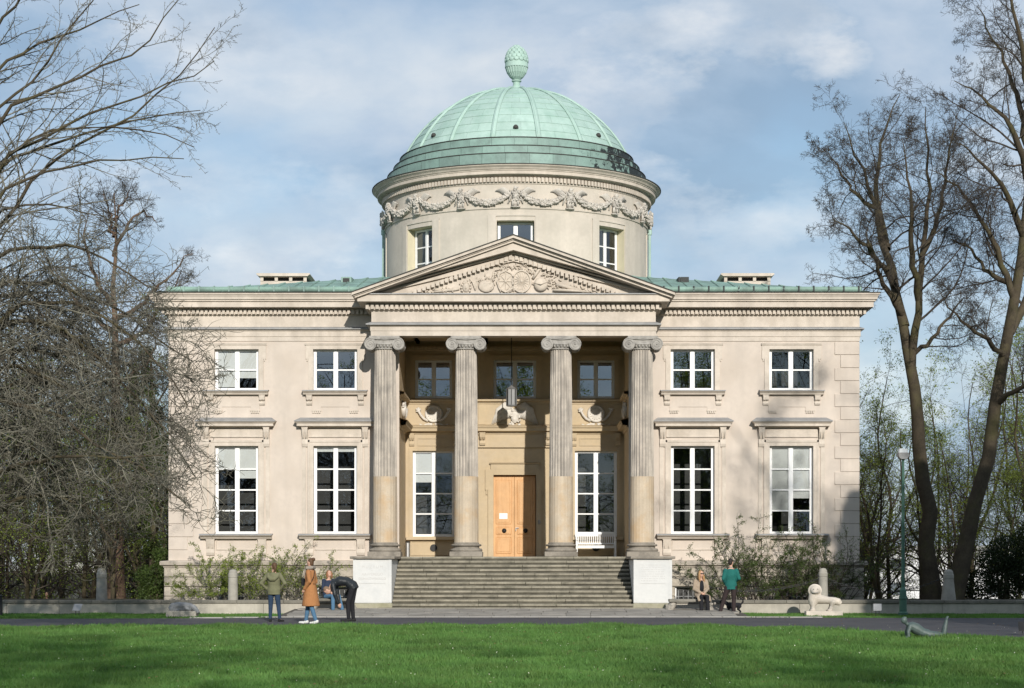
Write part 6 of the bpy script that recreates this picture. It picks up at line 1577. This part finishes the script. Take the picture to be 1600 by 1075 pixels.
person('woman in camel knee length coat and blue jeans, hair in a bun', (PX(485, 52.4), 52.4, 0), R(-106), 1.77,
       pose(elbow=[(-.25, .05, 1.14), (.26, .08, 1.13)], wrist=[(-.17, -.13, 1.02), (.21, -.09, .93)], hip=[(-.085, 0, .9), (.085, 0, .9)], knee=[(-.09, -.10, .49), (.09, .06, .48)], ankle=[(-.10, -.17, .075), (.10, .20, .085)], toe=[(-.11, -.34, .03), (.11, .06, .03)]),
       (CAM, None, .035), (DEN2, .052), H_BRN, WHT, (0, 0, R(-10)), coat=[([(0, 0, 1.10), (0, 0, .95), (0, .01, .72), (0, .015, .52), (0, .015, .47)], [.18, .205, .235, .26, .265], [.14, .165, .20, .235, .24])], hair='bun', extra=coat_bits)
person('woman in navy jacket and blue jeans seated on the left stone bench', (PX(513, 61.9), 61.95, .09), R(38), 1.70,
       dict(SIT(shin=.05), ankle=[(-.10, -.44, .075), (.16, -.60, .075)], toe=[(-.12, -.60, .03), (.20, -.76, .03)], knee=[(-.10, -.43, .53), (.12, -.44, .53)]), (NAV, None, .035), (DEN2, .062), H_GNG, WHT, (R(-10), 0, R(-12)), hair='mid')
BEND = dict(spine=[(0, .16, .88), (0, .10, .99), (0, -.04, 1.09), (0, -.24, 1.11), (0, -.42, 1.04), (0, -.49, .97)], head=(0, -.60, .85), shoulder=[(-.18, -.40, 1.01), (.18, -.40, 1.01)], elbow=[(-.21, -.36, .73), (.21, -.34, .74)], wrist=[(-.15, -.30, .50), (.15, -.26, .50)],
            hip=[(-.09, .12, .91), (.09, .12, .91)], knee=[(-.10, .07, .50), (.10, .0, .50)], ankle=[(-.11, .10, .075), (.11, .02, .075)], toe=[(-.12, -.08, .03), (.12, -.16, .03)])
person('man in black leather jacket and black trousers bending forward', (PX(545, 54.4), 54.4, 0), R(-97), 1.80, BEND, (LEA, None, .035), (BLK, .055), cloth('short_fair_hair', (.20, .135, .09), .7), cloth('black_shoe', (.02, .02, .02)), (R(75), 0, 0), hair='short')
def shades(root, at):
    b = MB()
    for s in (-1, 1): b.ell(at(s * .032, -.097, .012), (.030, .012, .022), 10, 6)
    b.loft([at(-.075, -.03, .018), at(-.05, -.10, .018), at(.05, -.10, .018), at(.075, -.03, .018)], [.006] * 4, [.006] * 4, (0, 0, 1), 5); b.build('sunglasses', MT['black'], root)
    b = MB(); b.loft([(0, -.135, .70), (0, -.14, .85), (0, -.125, .97), (0, -.09, 1.05)], [.06, .07, .06, .04], [.02, .02, .02, .02], (1, 0, 0), 10); b.build('black_shirt', BLK, root, smooth=True)
person('woman in beige coat and sunglasses seated on the right stone bench', (PX(1095, 61.7), 61.75, .08), R(12), 1.70, SIT(spread=.10), (BEI, None, .045), (BLK, .065), H_BLD, WHT, (R(-2), 0, R(18)),
       coat=[([(-.12, -.10, .56), (-.14, -.35, .52), (-.15, -.44, .38)], [.12, .10, .07], [.07, .06, .04]), ([(.12, -.10, .56), (.14, -.35, .52), (.15, -.44, .38)], [.12, .10, .07], [.07, .06, .04])], hair='long', extra=shades)
def collar(root, at):
    b = MB(); b.lathe([(.062, 1.45), (.068, 1.475), (.058, 1.50)], 16); b.build('collar', GRY, root)
person('man in teal shirt and dark trousers standing with his back turned', (PX(1142, 61.0), 61.0, 0), R(176), 1.80,
       pose(elbow=[(-.25, .03, 1.14), (.235, .05, 1.13)], wrist=[(-.13, -.20, 1.02), (.16, -.14, .96)], shoulder=[(-.17, .01, 1.38), (.17, .01, 1.38)], hem=(0, 0, .80), knee=[(-.09, -.02, .49), (.21, -.02, .49)], ankle=[(-.09, .02, .075), (.34, .0, .075)], toe=[(-.11, -.15, .03), (.44, -.12, .03)], hip=[(-.09, 0, .9), (.09, 0, .9)]), (TEA, None, .022), (BRN, .06), H_DRK, cloth('black_shoe', (.02, .02, .02)), (R(4), 0, R(-25)), hair='short', extra=collar)
person('person in red jacket half hidden behind the left terrace wall', (PX(73, 82), 82, ground_z(0, 82) - .25), R(20), 1.6, STAND, (RED, None, .04), (BLK, .06), H_DRK, cloth('black_shoe', (.02, .02, .02)), hair='short')
# black dog and its lead
dg_ = tag(empty('dog', (PX(1147, 61.6), 61.6, 0)), 'small black dog with curled tail behind the man in teal', 'dog')
b = MB(); b.loft([(-.24, 0, .31), (-.15, 0, .31), (.02, 0, .315), (.16, 0, .32), (.22, 0, .31)], [.06, .085, .075, .075, .05], [.08, .11, .085, .08, .06], (0, 1, 0), 12)
b.limb([(-.22, 0, .36), (-.31, -.01, .43)], [.065, .055]); b.ell((-.35, -.01, .46), (.07, .055, .055), 12, 8); b.limb([(-.37, -.01, .45), (-.45, -.015, .43)], [.04, .025])
for s in (-1, 1):
    b.ell((-.33, s * .045, .50), (.02, .012, .04)); b.limb([(-.18, s * .06, .28), (-.17, s * .06, .15), (-.185, s * .06, .03)], [.045, .028, .024]); b.ell((-.20, s * .06, .02), (.035, .025, .02))
    b.limb([(.17, s * .06, .29), (.13, s * .06, .19), (.205, s * .06, .12), (.19, s * .06, .03)], [.065, .04, .025, .023]); b.ell((.175, s * .06, .02), (.035, .025, .02))
b.limb([(.21, 0, .34), (.28, 0, .42), (.28, 0, .50), (.22, 0, .53), (.18, 0, .49)], [.03, .03, .028, .026, .018])
link('body', remeshed(b, 'body', BLK, .011, 2), dg_)
b = MB(); b.loft([(5.98, 61.35, .62), (6.15, 61.4, .38), (6.35, 61.5, .30), (6.62, 61.58, .40)], [.009] * 4, [.009] * 4, (0, 0, 1), 6)
o = tag(empty('dog_lead', (5.98, 61.35, .62)), 'thin dark dog lead from the seated woman in sunglasses to the dog', 'lead'); b.v = [(x - 5.98, y - 61.35, z - .62) for x, y, z in b.v]; b.build('strap', MT['black'], o)
